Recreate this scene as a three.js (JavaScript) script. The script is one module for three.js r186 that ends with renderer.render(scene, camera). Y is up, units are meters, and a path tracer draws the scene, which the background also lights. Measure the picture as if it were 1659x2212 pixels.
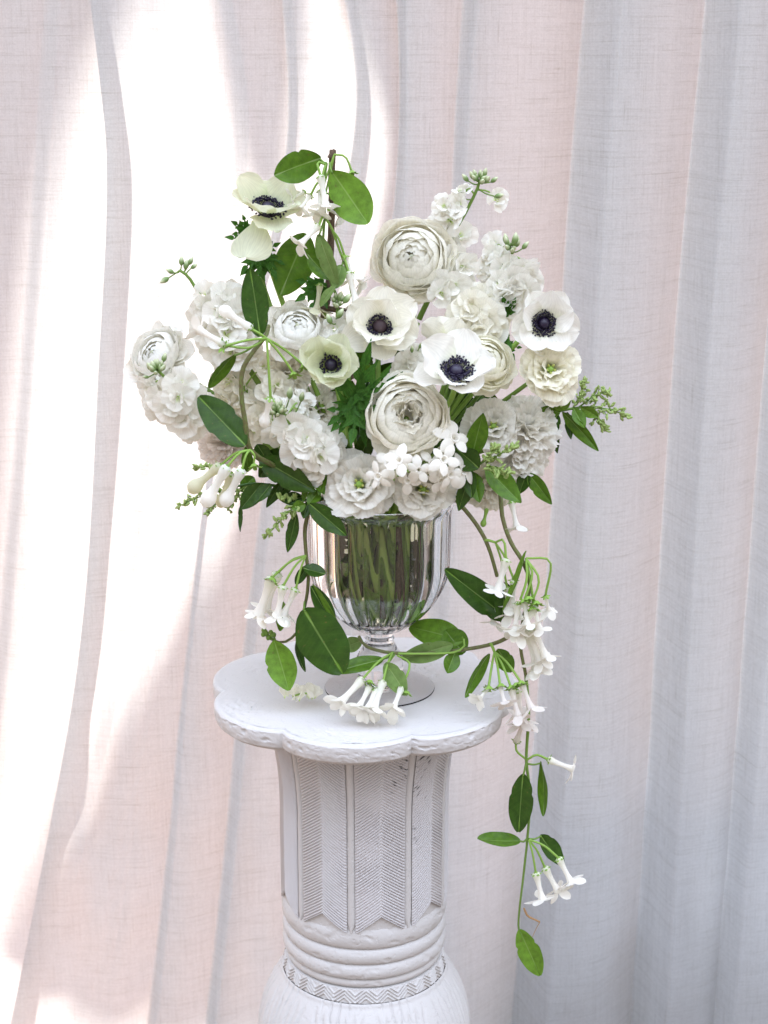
import * as THREE from 'three';
import { mergeGeometries } from 'three/addons/utils/BufferGeometryUtils.js';
import { ImprovedNoise } from 'three/addons/math/ImprovedNoise.js';

// ------------------------------------------------------------------ camera, sky, sun, exposure
const scene = new THREE.Scene();
const camera = new THREE.PerspectiveCamera(34, 3 / 4, 0.05, 200);
const PITCH = THREE.MathUtils.degToRad(15.1);
camera.position.set(0, 1.632, 1.907);
camera.rotation.x = -PITCH;
camera.focus = 1.95;
camera.userData.fStop = 6.3;
scene.add(camera);
const renderer = new THREE.WebGLRenderer({ antialias: true });
renderer.setSize(768, 1024);
renderer.shadowMap.enabled = true;
renderer.toneMapping = THREE.LinearToneMapping;
renderer.toneMappingExposure = 2.45;

const mix0 = (a, b, t) => a + (b - a) * t;
const SUN = new THREE.Vector3(-0.426, 0.669, -0.609).normalize();   // towards the sun: behind the curtain, high on the left
{
  const w = 128, h = 64, d = new Float32Array(w * h * 4), v = new THREE.Vector3();
  for (let j = 0; j < h; j++) for (let i = 0; i < w; i++) {
    const el = ((j + 0.5) / h - 0.5) * Math.PI, az = ((i + 0.5) / w - 0.5) * 2 * Math.PI;
    v.set(Math.cos(el) * Math.cos(az), Math.sin(el), Math.cos(el) * Math.sin(az));
    const up = Math.max(0, v.y), near = Math.pow(Math.max(0, v.dot(SUN)), 10), k = (j * w + i) * 4;
    const b = (0.07 + 1.85 * Math.pow(up, 1.4)) * (1 + 0.25 * v.x) + 1.1 * near, tw = Math.pow(up, 0.7);
    d[k] = b * mix0(1.02, 0.81, tw); d[k + 1] = b * mix0(0.975, 0.94, tw); d[k + 2] = b * mix0(0.92, 1.22, tw); d[k + 3] = 1;
  }
  const sky = new THREE.DataTexture(d, w, h, THREE.RGBAFormat, THREE.FloatType);
  sky.mapping = THREE.EquirectangularReflectionMapping; sky.magFilter = THREE.LinearFilter; sky.needsUpdate = true;
  scene.background = sky; scene.environment = sky;
}
const sun = new THREE.DirectionalLight(new THREE.Color().setRGB(1, 0.94, 0.86), 4);
sun.position.copy(SUN).multiplyScalar(8).add(new THREE.Vector3(0, 1.2, -0.4));
sun.target.position.set(0, 1.2, -0.4);
sun.castShadow = true; sun.shadow.radius = 5.5;
Object.assign(sun.shadow.camera, { left: -4, right: 4, top: 4, bottom: -4, near: 0.1, far: 20 });
sun.shadow.mapSize.set(2048, 2048);
scene.add(sun, sun.target);

// ------------------------------------------------------------------ helpers
const V = (x, y, z) => new THREE.Vector3(x, y, z);
const rng = (s) => () => { s |= 0; s = (s + 0x6d2b79f5) | 0; let t = Math.imul(s ^ (s >>> 15), 1 | s); t = (t + Math.imul(t ^ (t >>> 7), 61 | t)) ^ t; return ((t ^ (t >>> 14)) >>> 0) / 4294967296; };
const clamp = (x, a = 0, b = 1) => Math.min(b, Math.max(a, x)), mix = (a, b, t) => a + (b - a) * t, smooth = (a, b, x) => { const t = clamp((x - a) / (b - a)); return t * t * (3 - 2 * t); };
const noise = new ImprovedNoise(), ns = (x, y, z = 0) => noise.noise(x + 100.3, y + 57.1, z + 31.7);
const rad = THREE.MathUtils.degToRad, PI = Math.PI;
// where the line of sight through a point of the 1659 x 2212 picture meets the upright plane at depth z
const FOC = 1106 / Math.tan(rad(17)), CS = Math.cos(PITCH), SN = Math.sin(PITCH);
function P(px, py, z = 0) {
  const a = (px - 829.5) / FOC, b = -(py - 1106) / FOC;
  const d = V(a, b * CS - SN, -b * SN - CS), t = (z - camera.position.z) / d.z;
  return camera.position.clone().addScaledVector(d, t);
}
const depthOf = (p) => { const q = p.clone().sub(camera.position); return -(q.y * SN) - q.z * CS; };
const unit = (p) => depthOf(p) / FOC;                                // metres per picture unit at p
const CAMUP = V(0, CS, -SN), RIGHT = V(1, 0, 0);
function dirOf([r, u, c], at) { const f = camera.position.clone().sub(at).normalize(); return V(0, 0, 0).addScaledVector(RIGHT, r).addScaledVector(CAMUP, u).addScaledVector(f, c).normalize(); }
function basis(pos, y, hint, s = 1) {                                // y axis along y, z axis as near hint as it can be
  const Y = y.clone().normalize(), Z = hint.clone().addScaledVector(Y, -hint.dot(Y));
  if (Z.lengthSq() < 1e-8) Z.set(0.3, 0.1, 1).addScaledVector(Y, -V(0.3, 0.1, 1).dot(Y));
  Z.normalize();
  const X = V().crossVectors(Y, Z);
  return new THREE.Matrix4().makeBasis(X, Y, Z).scale(V(s, s, s)).setPosition(pos);
}
const M4 = () => new THREE.Matrix4();
const used = new Map();
function numbered(n) { const k = used.get(n) ?? 0; used.set(n, k + 1); return k ? `${n}_${String(k).padStart(3, '0')}` : n; }
const world = new WeakMap();
function tag(o, label, category, group) { o.userData = { label, category }; if (group) o.userData.group = group; return o; }
function thing(name, label, category, at, group) {
  const g = new THREE.Group(); g.name = numbered(name); g.position.copy(at); tag(g, label, category, group);
  scene.add(g); world.set(g, M4().makeTranslation(at.x, at.y, at.z)); return g;
}
function part(parent, name, geo, mat, m = M4(), kind) {              // m: where it stands in the world
  const o = geo ? new THREE.Mesh(geo, mat) : new THREE.Group(); o.name = name;
  const up = world.get(parent);
  const l = up ? up.clone().invert().multiply(m) : m;
  l.decompose(o.position, o.quaternion, o.scale);
  o.castShadow = o.receiveShadow = true;
  world.set(o, m.clone()); parent.add(o);
  if (kind) o.userData.kind = kind;
  return o;
}
function struct(name, geo, mat) { const o = new THREE.Mesh(geo, mat); o.name = name; o.userData = { kind: 'structure' }; o.castShadow = o.receiveShadow = true; scene.add(o); return o; }

// a sheet of nu x nv cells through f(u in -1..1, v in 0..1) -> [x, y, z, r, g, b]
function sheet(nu, nv, f, wrap = false) {
  const pos = [], uv = [], col = [], idx = [];
  let coloured = false;
  for (let j = 0; j <= nv; j++) for (let i = 0; i <= nu; i++) {
    const u = (i / nu) * 2 - 1, v = j / nv, p = f(u, v);
    pos.push(p[0], p[1], p[2]); uv.push(p[6] ?? u * 0.5 + 0.5, p[7] ?? v);
    if (p.length > 3) { coloured = true; col.push(p[3], p[4], p[5]); }
  }
  for (let j = 0; j < nv; j++) for (let i = 0; i < nu; i++) {
    const a = j * (nu + 1) + i, b = a + 1, c = a + nu + 1, d = c + 1;
    idx.push(a, b, d, a, d, c);
  }
  const g = new THREE.BufferGeometry();
  g.setAttribute('position', new THREE.Float32BufferAttribute(pos, 3));
  g.setAttribute('uv', new THREE.Float32BufferAttribute(uv, 2));
  if (coloured) g.setAttribute('color', new THREE.Float32BufferAttribute(col, 3));
  g.setIndex(idx); g.computeVertexNormals();
  if (wrap) {                                                        // first and last column meet
    const n = g.attributes.normal, a = V(), b = V();
    for (let j = 0; j <= nv; j++) { const p = j * (nu + 1), q = p + nu; a.fromBufferAttribute(n, p).add(b.fromBufferAttribute(n, q)).normalize(); n.setXYZ(p, a.x, a.y, a.z); n.setXYZ(q, a.x, a.y, a.z); }
  }
  return g;
}
// surface of revolution about y from f(angle, v) -> [radius, y, (r, g, b)]
function lathe(na, nv, f, inward) {
  const g = sheet(na, nv, (u, v) => { const a = u * PI, p = f(a, v); return [p[0] * Math.sin(a), p[1], p[0] * Math.cos(a), ...p.slice(2)]; }, true);
  const p = g.attributes.position, ix = g.index.array, c = V(), a = V(), b = V(), d = V(); let vol = 0;
  g.computeBoundingBox(); g.boundingBox.getCenter(c);
  for (let i = 0; i < ix.length; i += 3) { a.fromBufferAttribute(p, ix[i]).sub(c); b.fromBufferAttribute(p, ix[i + 1]).sub(c); d.fromBufferAttribute(p, ix[i + 2]).sub(c); vol += a.dot(b.cross(d)); }
  if (vol < 0) { for (let i = 0; i < ix.length; i += 3) { const t = ix[i]; ix[i] = ix[i + 1]; ix[i + 1] = t; } const n = g.attributes.normal.array; for (let i = 0; i < n.length; i++) n[i] = -n[i]; }
  return g;
}
function tube(points, r0, r1 = r0, sides = 7, wob = 0, seed = 1) {
  const c = new THREE.CatmullRomCurve3(points, false, 'centripetal'), len = c.getLength(), n = Math.max(6, Math.min(60, Math.round(len / 0.008)));
  const fr = c.computeFrenetFrames(n), pts = c.getSpacedPoints(n);
  return sheet(sides, n + 2, (u, v) => {
    const k = clamp(Math.round(v * (n + 2)) - 1, 0, n), end = v === 0 || v === 1 ? 0.02 : 1;
    const t = k / n, r = mix(r0, r1, t) * end * (1 + wob * ns(t * len * 90, u * 2, seed)), a = u * PI, p = pts[k];
    const q = p.clone().addScaledVector(fr.normals[k], Math.cos(a) * r).addScaledVector(fr.binormals[k], -Math.sin(a) * r);
    return [q.x, q.y, q.z, 1, 1, 1, u, t * len * 12];
  }, true);
}
function spine(bend, curl, n = 24) {                                 // a unit-long curve that bends towards +z by bend + curl radians
  const pts = [[0, 0, 0]]; let y = 0, z = 0;
  for (let k = 0; k < n; k++) { const t = (k + 0.5) / n, a = bend * t + curl * t * t * t; y += Math.cos(a) / n; z += Math.sin(a) / n; pts.push([y, z, bend * ((k + 1) / n) + curl * Math.pow((k + 1) / n, 3)]); }
  return (t) => { const x = clamp(t) * n, k = Math.min(n - 1, Math.floor(x)), f = x - k, a = pts[k], b = pts[k + 1]; return [mix(a[0], b[0], f), mix(a[1], b[1], f), mix(a[2], b[2], f)]; };
}
function map2(w, h, f, colour = true) {
  const d = new Uint8Array(w * h * 4);
  for (let j = 0; j < h; j++) for (let i = 0; i < w; i++) { const p = f(i / w, j / h, i, j), k = (j * w + i) * 4; d[k] = clamp(p[0]) * 255; d[k + 1] = clamp(p[1]) * 255; d[k + 2] = clamp(p[2]) * 255; d[k + 3] = 255; }
  const t = new THREE.DataTexture(d, w, h); t.magFilter = THREE.LinearFilter; t.minFilter = THREE.LinearFilter; t.wrapS = t.wrapT = THREE.RepeatWrapping;
  if (colour) t.colorSpace = THREE.SRGBColorSpace;
  t.needsUpdate = true; return t;
}
const toS = (c) => (c <= 0.0031308 ? c * 12.92 : 1.055 * Math.pow(c, 1 / 2.4) - 0.055);
const RGB = (r, g, b) => new THREE.Color().setRGB(r, g, b);

// ------------------------------------------------------------------ materials
const petalVein = map2(256, 256, (u, v) => {
  const a = (u - 0.5) * (0.35 + v * 0.8), s = Math.sin(a * 150 + 3 * ns(u * 6, v * 6)) * 0.5 + Math.sin(a * 67 + 5 * ns(u * 3, v * 4, 5)) * 0.5, m = ns(u * 9, v * 9, 3);
  const w = 0.966 + 0.024 * s + 0.014 * m; return [w, w, w - 0.004];
});
const petalMat = (r, g, b, t = 0.54) => new THREE.MeshPhysicalMaterial({ color: RGB(r, g, b), roughness: 1, specularIntensity: 0.35, transmission: t, thickness: 0, map: petalVein, vertexColors: true, side: THREE.DoubleSide });
const MP = {
  fluff: petalMat(1, 0.98, 0.905, 0.42), white: petalMat(1, 0.98, 0.905, 0.4), cream: petalMat(1, 0.97, 0.81, 0.42), lime: petalMat(0.86, 0.88, 0.66), blush: petalMat(1, 0.955, 0.905),
  ivory: petalMat(1, 0.97, 0.855, 0.42), wax: new THREE.MeshPhysicalMaterial({ color: RGB(0.97, 0.95, 0.885), roughness: 1, specularIntensity: 0.4, clearcoat: 0.12, clearcoatRoughness: 0.5, transmission: 0.5, thickness: 0, vertexColors: true, side: THREE.DoubleSide }),
};
MP.waxgreen = MP.wax.clone(); MP.waxgreen.color = RGB(0.82, 0.80, 0.60);
const leafTex = (base, rib, mottle, seed) => map2(128, 256, (u, v) => {
  const x = Math.abs(u - 0.5) * 2, side = Math.pow(Math.abs(Math.sin((v * 11 - x * 1.6) * PI)), 26) * 0.06 * smooth(0.02, 0.1, x), mid = 1 - smooth(0.018, 0.05, x * (0.5 + v)) ;
  const m = 1 + mottle * ns(u * 5, v * 10, seed) + 0.5 * mottle * ns(u * 22, v * 44, seed), k = clamp(Math.max(mid * 0.85, side));
  const sp = smooth(0.5, 0.62, ns(u * 9 + seed, v * 18, 3)) * 0.55, br = [0.16, 0.11, 0.03];
  return [0, 1, 2].map((i) => toS(Math.max(0, mix(mix(base[i] * m, rib[i], k), br[i], sp))));
});
const leafMat = (tex, gloss, t = 0.25) => new THREE.MeshPhysicalMaterial({ map: tex, roughness: 1, specularIntensity: 0.3, clearcoat: gloss, clearcoatRoughness: 0.22, transmission: t, thickness: 0, side: THREE.DoubleSide });
const LF = {
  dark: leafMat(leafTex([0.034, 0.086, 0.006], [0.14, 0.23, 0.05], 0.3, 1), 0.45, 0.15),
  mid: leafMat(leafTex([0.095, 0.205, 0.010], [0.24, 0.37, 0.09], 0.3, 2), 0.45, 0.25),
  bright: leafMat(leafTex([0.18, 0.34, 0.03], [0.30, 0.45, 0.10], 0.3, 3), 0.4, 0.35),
  pale: leafMat(leafTex([0.23, 0.35, 0.10], [0.36, 0.48, 0.18], 0.18, 4), 0.1, 0.35),
};
const green = (r, g, b, rough = 0.55) => new THREE.MeshPhysicalMaterial({ color: RGB(r, g, b), roughness: rough, specularIntensity: 0.7 });
const GR = { stem: green(0.15, 0.26, 0.045), fresh: green(0.24, 0.40, 0.07), bud: green(0.16, 0.25, 0.095), dark: green(0.045, 0.11, 0.02), fern: leafMat(leafTex([0.05, 0.155, 0.016], [0.10, 0.22, 0.03], 0.35, 7), 0.2, 0.3), pale: green(0.38, 0.52, 0.13), yellow: green(0.42, 0.46, 0.12), panicle: green(0.30, 0.40, 0.12) };
const BUD = new THREE.MeshPhysicalMaterial({ color: RGB(1, 1, 1), roughness: 0.6, vertexColors: true });
const DRY = new THREE.MeshStandardMaterial({ color: RGB(0.42, 0.25, 0.11), roughness: 0.8 });
const barkTex = map2(64, 256, (u, v) => { const n = 0.5 + 0.35 * ns(u * 12, v * 40, 2) + 0.35 * ns(u * 30, v * 14, 4); return [mix(0.24, 0.5, n), mix(0.19, 0.42, n), mix(0.14, 0.34, n)]; });
const BARK = new THREE.MeshStandardMaterial({ map: barkTex, roughness: 0.85 });
const vineTex = map2(64, 256, (u, v) => { const n = clamp(0.5 + 0.9 * ns(u * 6, v * 22, 9) + 0.4 * ns(u * 20, v * 60, 3)); return [toS(mix(0.13, 0.15, n)), toS(mix(0.10, 0.20, n)), toS(mix(0.045, 0.05, n))]; });
const VINE = new THREE.MeshStandardMaterial({ map: vineTex, roughness: 0.6 });
const INK = new THREE.MeshPhysicalMaterial({ color: RGB(0.016, 0.011, 0.03), roughness: 0.45, specularIntensity: 0.6 });
const INKDOME = new THREE.MeshPhysicalMaterial({ color: RGB(0.014, 0.008, 0.03), roughness: 0.35, sheen: 0.1, sheenColor: RGB(0.3, 0.2, 0.6), sheenRoughness: 0.5 });
const INKBROWN = new THREE.MeshPhysicalMaterial({ color: RGB(0.05, 0.028, 0.035), roughness: 0.6 });

// ------------------------------------------------------------------ the ground, and unseen surfaces behind the curtain that shape its light
const CZ = -0.46;                                                    // depth of the curtain
{
  const t = map2(512, 512, (u, v) => { const n = 0.5 * ns(u * 8, v * 8, 1) + 0.4 * ns(u * 40, v * 40, 2), m = 1 + 0.16 * n; return [toS(0.16 * m), toS(0.11 * m), toS(0.075 * m)]; });
  t.repeat.set(20, 20);
  const g = new THREE.PlaneGeometry(60, 60); g.rotateX(-PI / 2);
  const t2 = map2(256, 256, (u, v) => { const m = 1 + 0.12 * ns(u * 10, v * 10, 6) + 0.08 * ns(u * 60, v * 60, 7); return [toS(0.58 * m), toS(0.25 * m), toS(0.10 * m)]; }); t2.repeat.set(10, 6);
  const g3 = new THREE.BoxGeometry(6.95, 0.02, 7); g3.translate(-3.775, 0.01, CZ - 3.56); struct('unseen_warm_ground', g3, new THREE.MeshStandardMaterial({ map: t2, roughness: 0.9 }));  // unseen patch, coloured to throw warm light through the lower left of the curtain
  const g4 = new THREE.BoxGeometry(4, 0.02, 7); g4.translate(1.72, 0.008, CZ - 3.56); struct('unseen_pale_ground', g4, new THREE.MeshStandardMaterial({ color: RGB(0.27, 0.23, 0.165), roughness: 0.9 }));  // unseen patch, keeps the light bounced onto the right side neutral
  struct('ground', g, new THREE.MeshStandardMaterial({ map: t, roughness: 0.9 }));
  const blockerMat = new THREE.MeshStandardMaterial({ color: RGB(0.34, 0.34, 0.35), roughness: 0.9 });  // grey for the unseen blockers
  const shade = (name, px, far, thick, fwd) => {                          // an unseen sun blocker, shaped to shade that part of the curtain
    const z = CZ + SUN.z * far, s = new THREE.Shape(px.map(([x, y]) => { const p = P(x, y, CZ).addScaledVector(SUN, far); return new THREE.Vector2(p.x, Math.max(0, p.y)); }));
    const g2 = new THREE.ExtrudeGeometry(s, { depth: thick, bevelEnabled: false }); g2.translate(0, 0, fwd ? z : z - thick);
    struct(name, g2, blockerMat);
  };
  const rim = [[640, -420], [735, 0], [785, 140], [835, 290], [840, 420], [815, 560], [760, 680], [640, 900], [490, 1150], [360, 1390], [240, 1600], [130, 1840], [35, 2040], [10, 2110]];
  shade('unseen_near_blocker', [...rim, ...rim.map(([x, y]) => [x + 330, y + 60]).reverse()], 0.9, 0.05);  // out of view, shaped to cut the right edge of the sun patch
  shade('unseen_far_blocker', [...rim.map(([x, y]) => [x + 170, y + 30]), [1000, 2240], [1300, 2700], [6200, 2700], [6200, -420]], 5, 0.2);  // out of view, carries that shade on across the right of the curtain
  shade('unseen_top_blocker', [[452, -420], [452, 0], [490, 200], [538, 395], [598, 380], [628, 120], [640, 0], [640, -420]], 0.9, 0.03);  // out of view, shaped to cut a shaded gap into the top of the sun patch
  shade('unseen_left_blocker', [[-3200, -500], [400, -500], [345, -40], [270, 110], [200, 260], [150, 400], [110, 560], [80, 760], [60, 1000], [50, 1300], [0, 1800], [-40, 2100], [-420, 2100], [-420, 1000], [-700, 500], [-3200, 400]], 1.3, 0.03, true);  // out of view, shaped to shade the upper left of the curtain
  const front = new THREE.BoxGeometry(9, 3.6, 0.2); front.translate(0, 2.62 + 1.8, CZ - 0.1);
  struct('unseen_upper_blocker', front, blockerMat);  // unseen slab above the curtain, placed to keep sun off the floor in front
  const low = new THREE.BoxGeometry(4, 0.44, 0.2); low.translate(1.95, 0.22, CZ - 0.42);
  struct('unseen_low_blocker', low, new THREE.MeshStandardMaterial({ color: RGB(0.42, 0.36, 0.24), roughness: 0.9 }));  // unseen box behind the curtain, placed to darken its lower right
}

// ------------------------------------------------------------------ linen curtain
{
  const N = 2048, row = new Float32Array(N), colm = new Float32Array(N), r = rng(77), hs = new Float32Array(N * N);
  for (let i = 0; i < N; i++) { row[i] = r(); colm[i] = r(); }
  // warp and weft: a fine plain weave, with thicker slubs that run a few centimetres along single threads
  const slub = (count, horiz, k, minL, maxL) => {
    for (let n = 0; n < count; n++) {
      const L = minL + r() * (maxL - minL), a = Math.floor(r() * N), b = r() * N, wdt = 1 + (r() < 0.35 ? 1 : 0), amp = k * (0.35 + r());
      for (let s = 0; s < L; s++) { const e = amp * Math.sin((s / L) * PI), q = Math.round(a + 2.2 * Math.sin(s * 0.006 + n)); for (let t = 0; t < wdt; t++) { const x = horiz ? Math.floor(b + s) % N : (q + t + N) % N, y = horiz ? (q + t + N) % N : Math.floor(b + s) % N; hs[y * N + x] += e; } }
    }
  };
  slub(15000, true, 0.10, 16, 130); slub(11000, false, 0.085, 16, 120); slub(900, true, 0.16, 30, 220); slub(500, false, 0.12, 30, 200);
  const f = (i, j) => {
    const s = hs[j * N + i];
    const th = 0.05 * (row[j] - 0.5) + 0.05 * (colm[i] - 0.5) + 0.035 * (((i + j) & 1) - 0.5) + 0.05 * ns(i / 5, j / 3, 2) + 0.05 * ns(i / 3, j / 6, 5);
    return [th, s];
  };
  const linen = map2(N, N, (u, v, i, j) => { const [t, s] = f(i, j), k = 0.95 + t * 0.55; return [k - s * 0.32, k - 0.003 - s * 0.34, k - 0.006 - s * 0.38]; });
  const bump = map2(N, N, (u, v, i, j) => { const [t, s] = f(i, j), k = 0.45 + t * 1.5 + s * 0.6; return [k, k, k]; }, false);
  const cloth = new THREE.MeshPhysicalMaterial({ color: RGB(0.705, 0.712, 0.722), map: linen, bumpMap: bump, bumpScale: 0.0005, roughness: 1, specularIntensity: 0, transmission: 0.62, thickness: 0, side: THREE.DoubleSide });
  // pleat edges as [picture height, picture x] that the cloth falls along; the cloth swells between two of them
  const at = (e, y) => {                                             // a smooth line through the listed points
    let k = 1; while (k < e.length - 1 && y > e[k][0]) k++;
    const a = e[k - 1], b = e[k], t = clamp((y - a[0]) / (b[0] - a[0]), -0.5, 1.5), sl = (p, q) => (q[1] - p[1]) / (q[0] - p[0]), m = sl(a, b);
    const m0 = k > 1 ? (sl(e[k - 2], a) + m) / 2 : m, m1 = k < e.length - 1 ? (sl(b, e[k + 1]) + m) / 2 : m, d = b[0] - a[0], u = 1 - t;
    return u * u * (1 + 2 * t) * a[1] + t * t * (3 - 2 * t) * b[1] + t * u * u * d * m0 - t * t * u * d * m1;
  };
  const panel = (name, label, edges, x0, x1, zoff, seed, hem) => {
    const top = 2.68, bottom = 0.03, t = thing(name, label, 'curtain', V(0, 0, CZ));
    const nx = Math.round(clamp((x1(0) - x0(0)) * 0.5, 60, 1600)), ny = 260;
    const surf = (px, py) => {
      let k = 0; while (k < edges.length - 2 && px > at(edges[k + 1], py)) k++;
      const a = at(edges[k], py), b = at(edges[k + 1], py), g = (px - a) / (b - a), w = (b - a) * 0.00068;
      const deep = 0.34 * (edges[k].deep ?? 1), q = 0.78;
      let z = g < q ? -Math.pow(g / q, 2.1) : -(1 - smooth(q, 1.0, g));
      z = z * w * deep + 0.045 * w * Math.sin(g * 2 * PI) * Math.sin(py / 700 + k * 1.7);
      z += 0.007 * ns(px / 190, py / 900, seed) + 0.0008 * ns(px / 60, py / 420, seed + 3) + 0.012 * smooth(1100, 2300, py) * ns(px / 90, py / 260, seed + 7);
      return z;
    };
    const g = sheet(nx, ny, (u, v) => {
      const py = mix(2900, -1400, v), px = mix(x0(py), x1(py), u * 0.5 + 0.5), p = P(px, py, CZ);
      p.y = mix(bottom, top, v);
      return [p.x, p.y, zoff + surf(px, py), 1, 1, 1, p.x * 1.06, p.y];
    });
    g.deleteAttribute('color');
    part(t, 'cloth', g, cloth, M4().makeTranslation(0, 0, CZ));
    if (hem) {                                                       // the stitched edge turned back behind the cloth
      const h = sheet(8, ny, (u, v) => { const py = mix(2900, -1400, v), px = x0(py) + (u + 1) * 7, p = P(px, py, CZ); return [p.x, mix(bottom, top, v), zoff - 0.0025 + surf(px, py), 1, 1, 1, p.x * 1.3 + 0.4, p.y + 0.3]; });
      h.deleteAttribute('color');
      part(t, 'hem', h, cloth, M4().makeTranslation(0, 0, CZ));
    }
    return t;
  };
  const edgeMain = [[-1400, 120], [0, 182], [330, 222], [500, 238], [1000, 222], [1650, 188], [2212, 120], [2900, 30]];
  const E = (list, deep) => { const e = [[-1400, list[0][1] + (list[0][1] - list[1][1]) * 1400 / (list[1][0] - list[0][0])], ...list, [2900, list.at(-1)[1] + (list.at(-1)[1] - list.at(-2)[1]) * 688 / (list.at(-1)[0] - list.at(-2)[0])]]; e.deep = deep; return e; };
  const main = [
    E([[0, 140], [500, 200], [1000, 170], [1650, 130], [2212, 60]], 0.08), E([[0, 345], [500, 372], [1000, 350], [1650, 290], [2212, 200]], 0.12), E([[0, 468], [400, 540], [900, 480], [1200, 405], [1700, 358], [2212, 300]], 0.8),
    E([[0, 630], [500, 640], [1166, 480], [1660, 426], [2212, 392]], 0.9), E([[0, 742], [400, 800], [1166, 620], [1660, 560], [2212, 520]], 1.2), E([[0, 880], [700, 870], [1300, 800], [2212, 700]], 0.9),
    E([[0, 1049], [450, 1010], [1300, 985], [2212, 930]], 1.7), E([[0, 1359], [800, 1292], [1062, 1279], [2212, 1203]], 1.7),
    E([[0, 1614], [1062, 1515], [2212, 1448]], 1.7), E([[0, 1790], [2212, 1600]], 0.8), E([[0, 1980], [2212, 1800]], 1.2), E([[0, 2250], [2212, 2050]], 1), E([[0, 2600], [2212, 2500]], 1), E([[0, 2950], [2212, 2900]], 1), E([[0, 3300], [2212, 3400]], 1),
  ];
  const left = [];
  for (let k = -10; k < 3; k++) left.push(E([[0, k * 185 - 60 + (k & 1) * 25], [1100, k * 185 - 110], [2212, k * 185 - 190]], 0.35));
  panel('linen_curtain', 'sheer white linen curtain with soft folds filling most of the backdrop', main, (y) => at(edgeMain, y), () => 3300, 0, 3, false);
  panel('linen_curtain', 'white linen curtain at the far left edge, tucked behind the edge of its neighbour', left, () => -1500, (y) => at(edgeMain, y) + 10, -0.025, 9, false);
}

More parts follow.
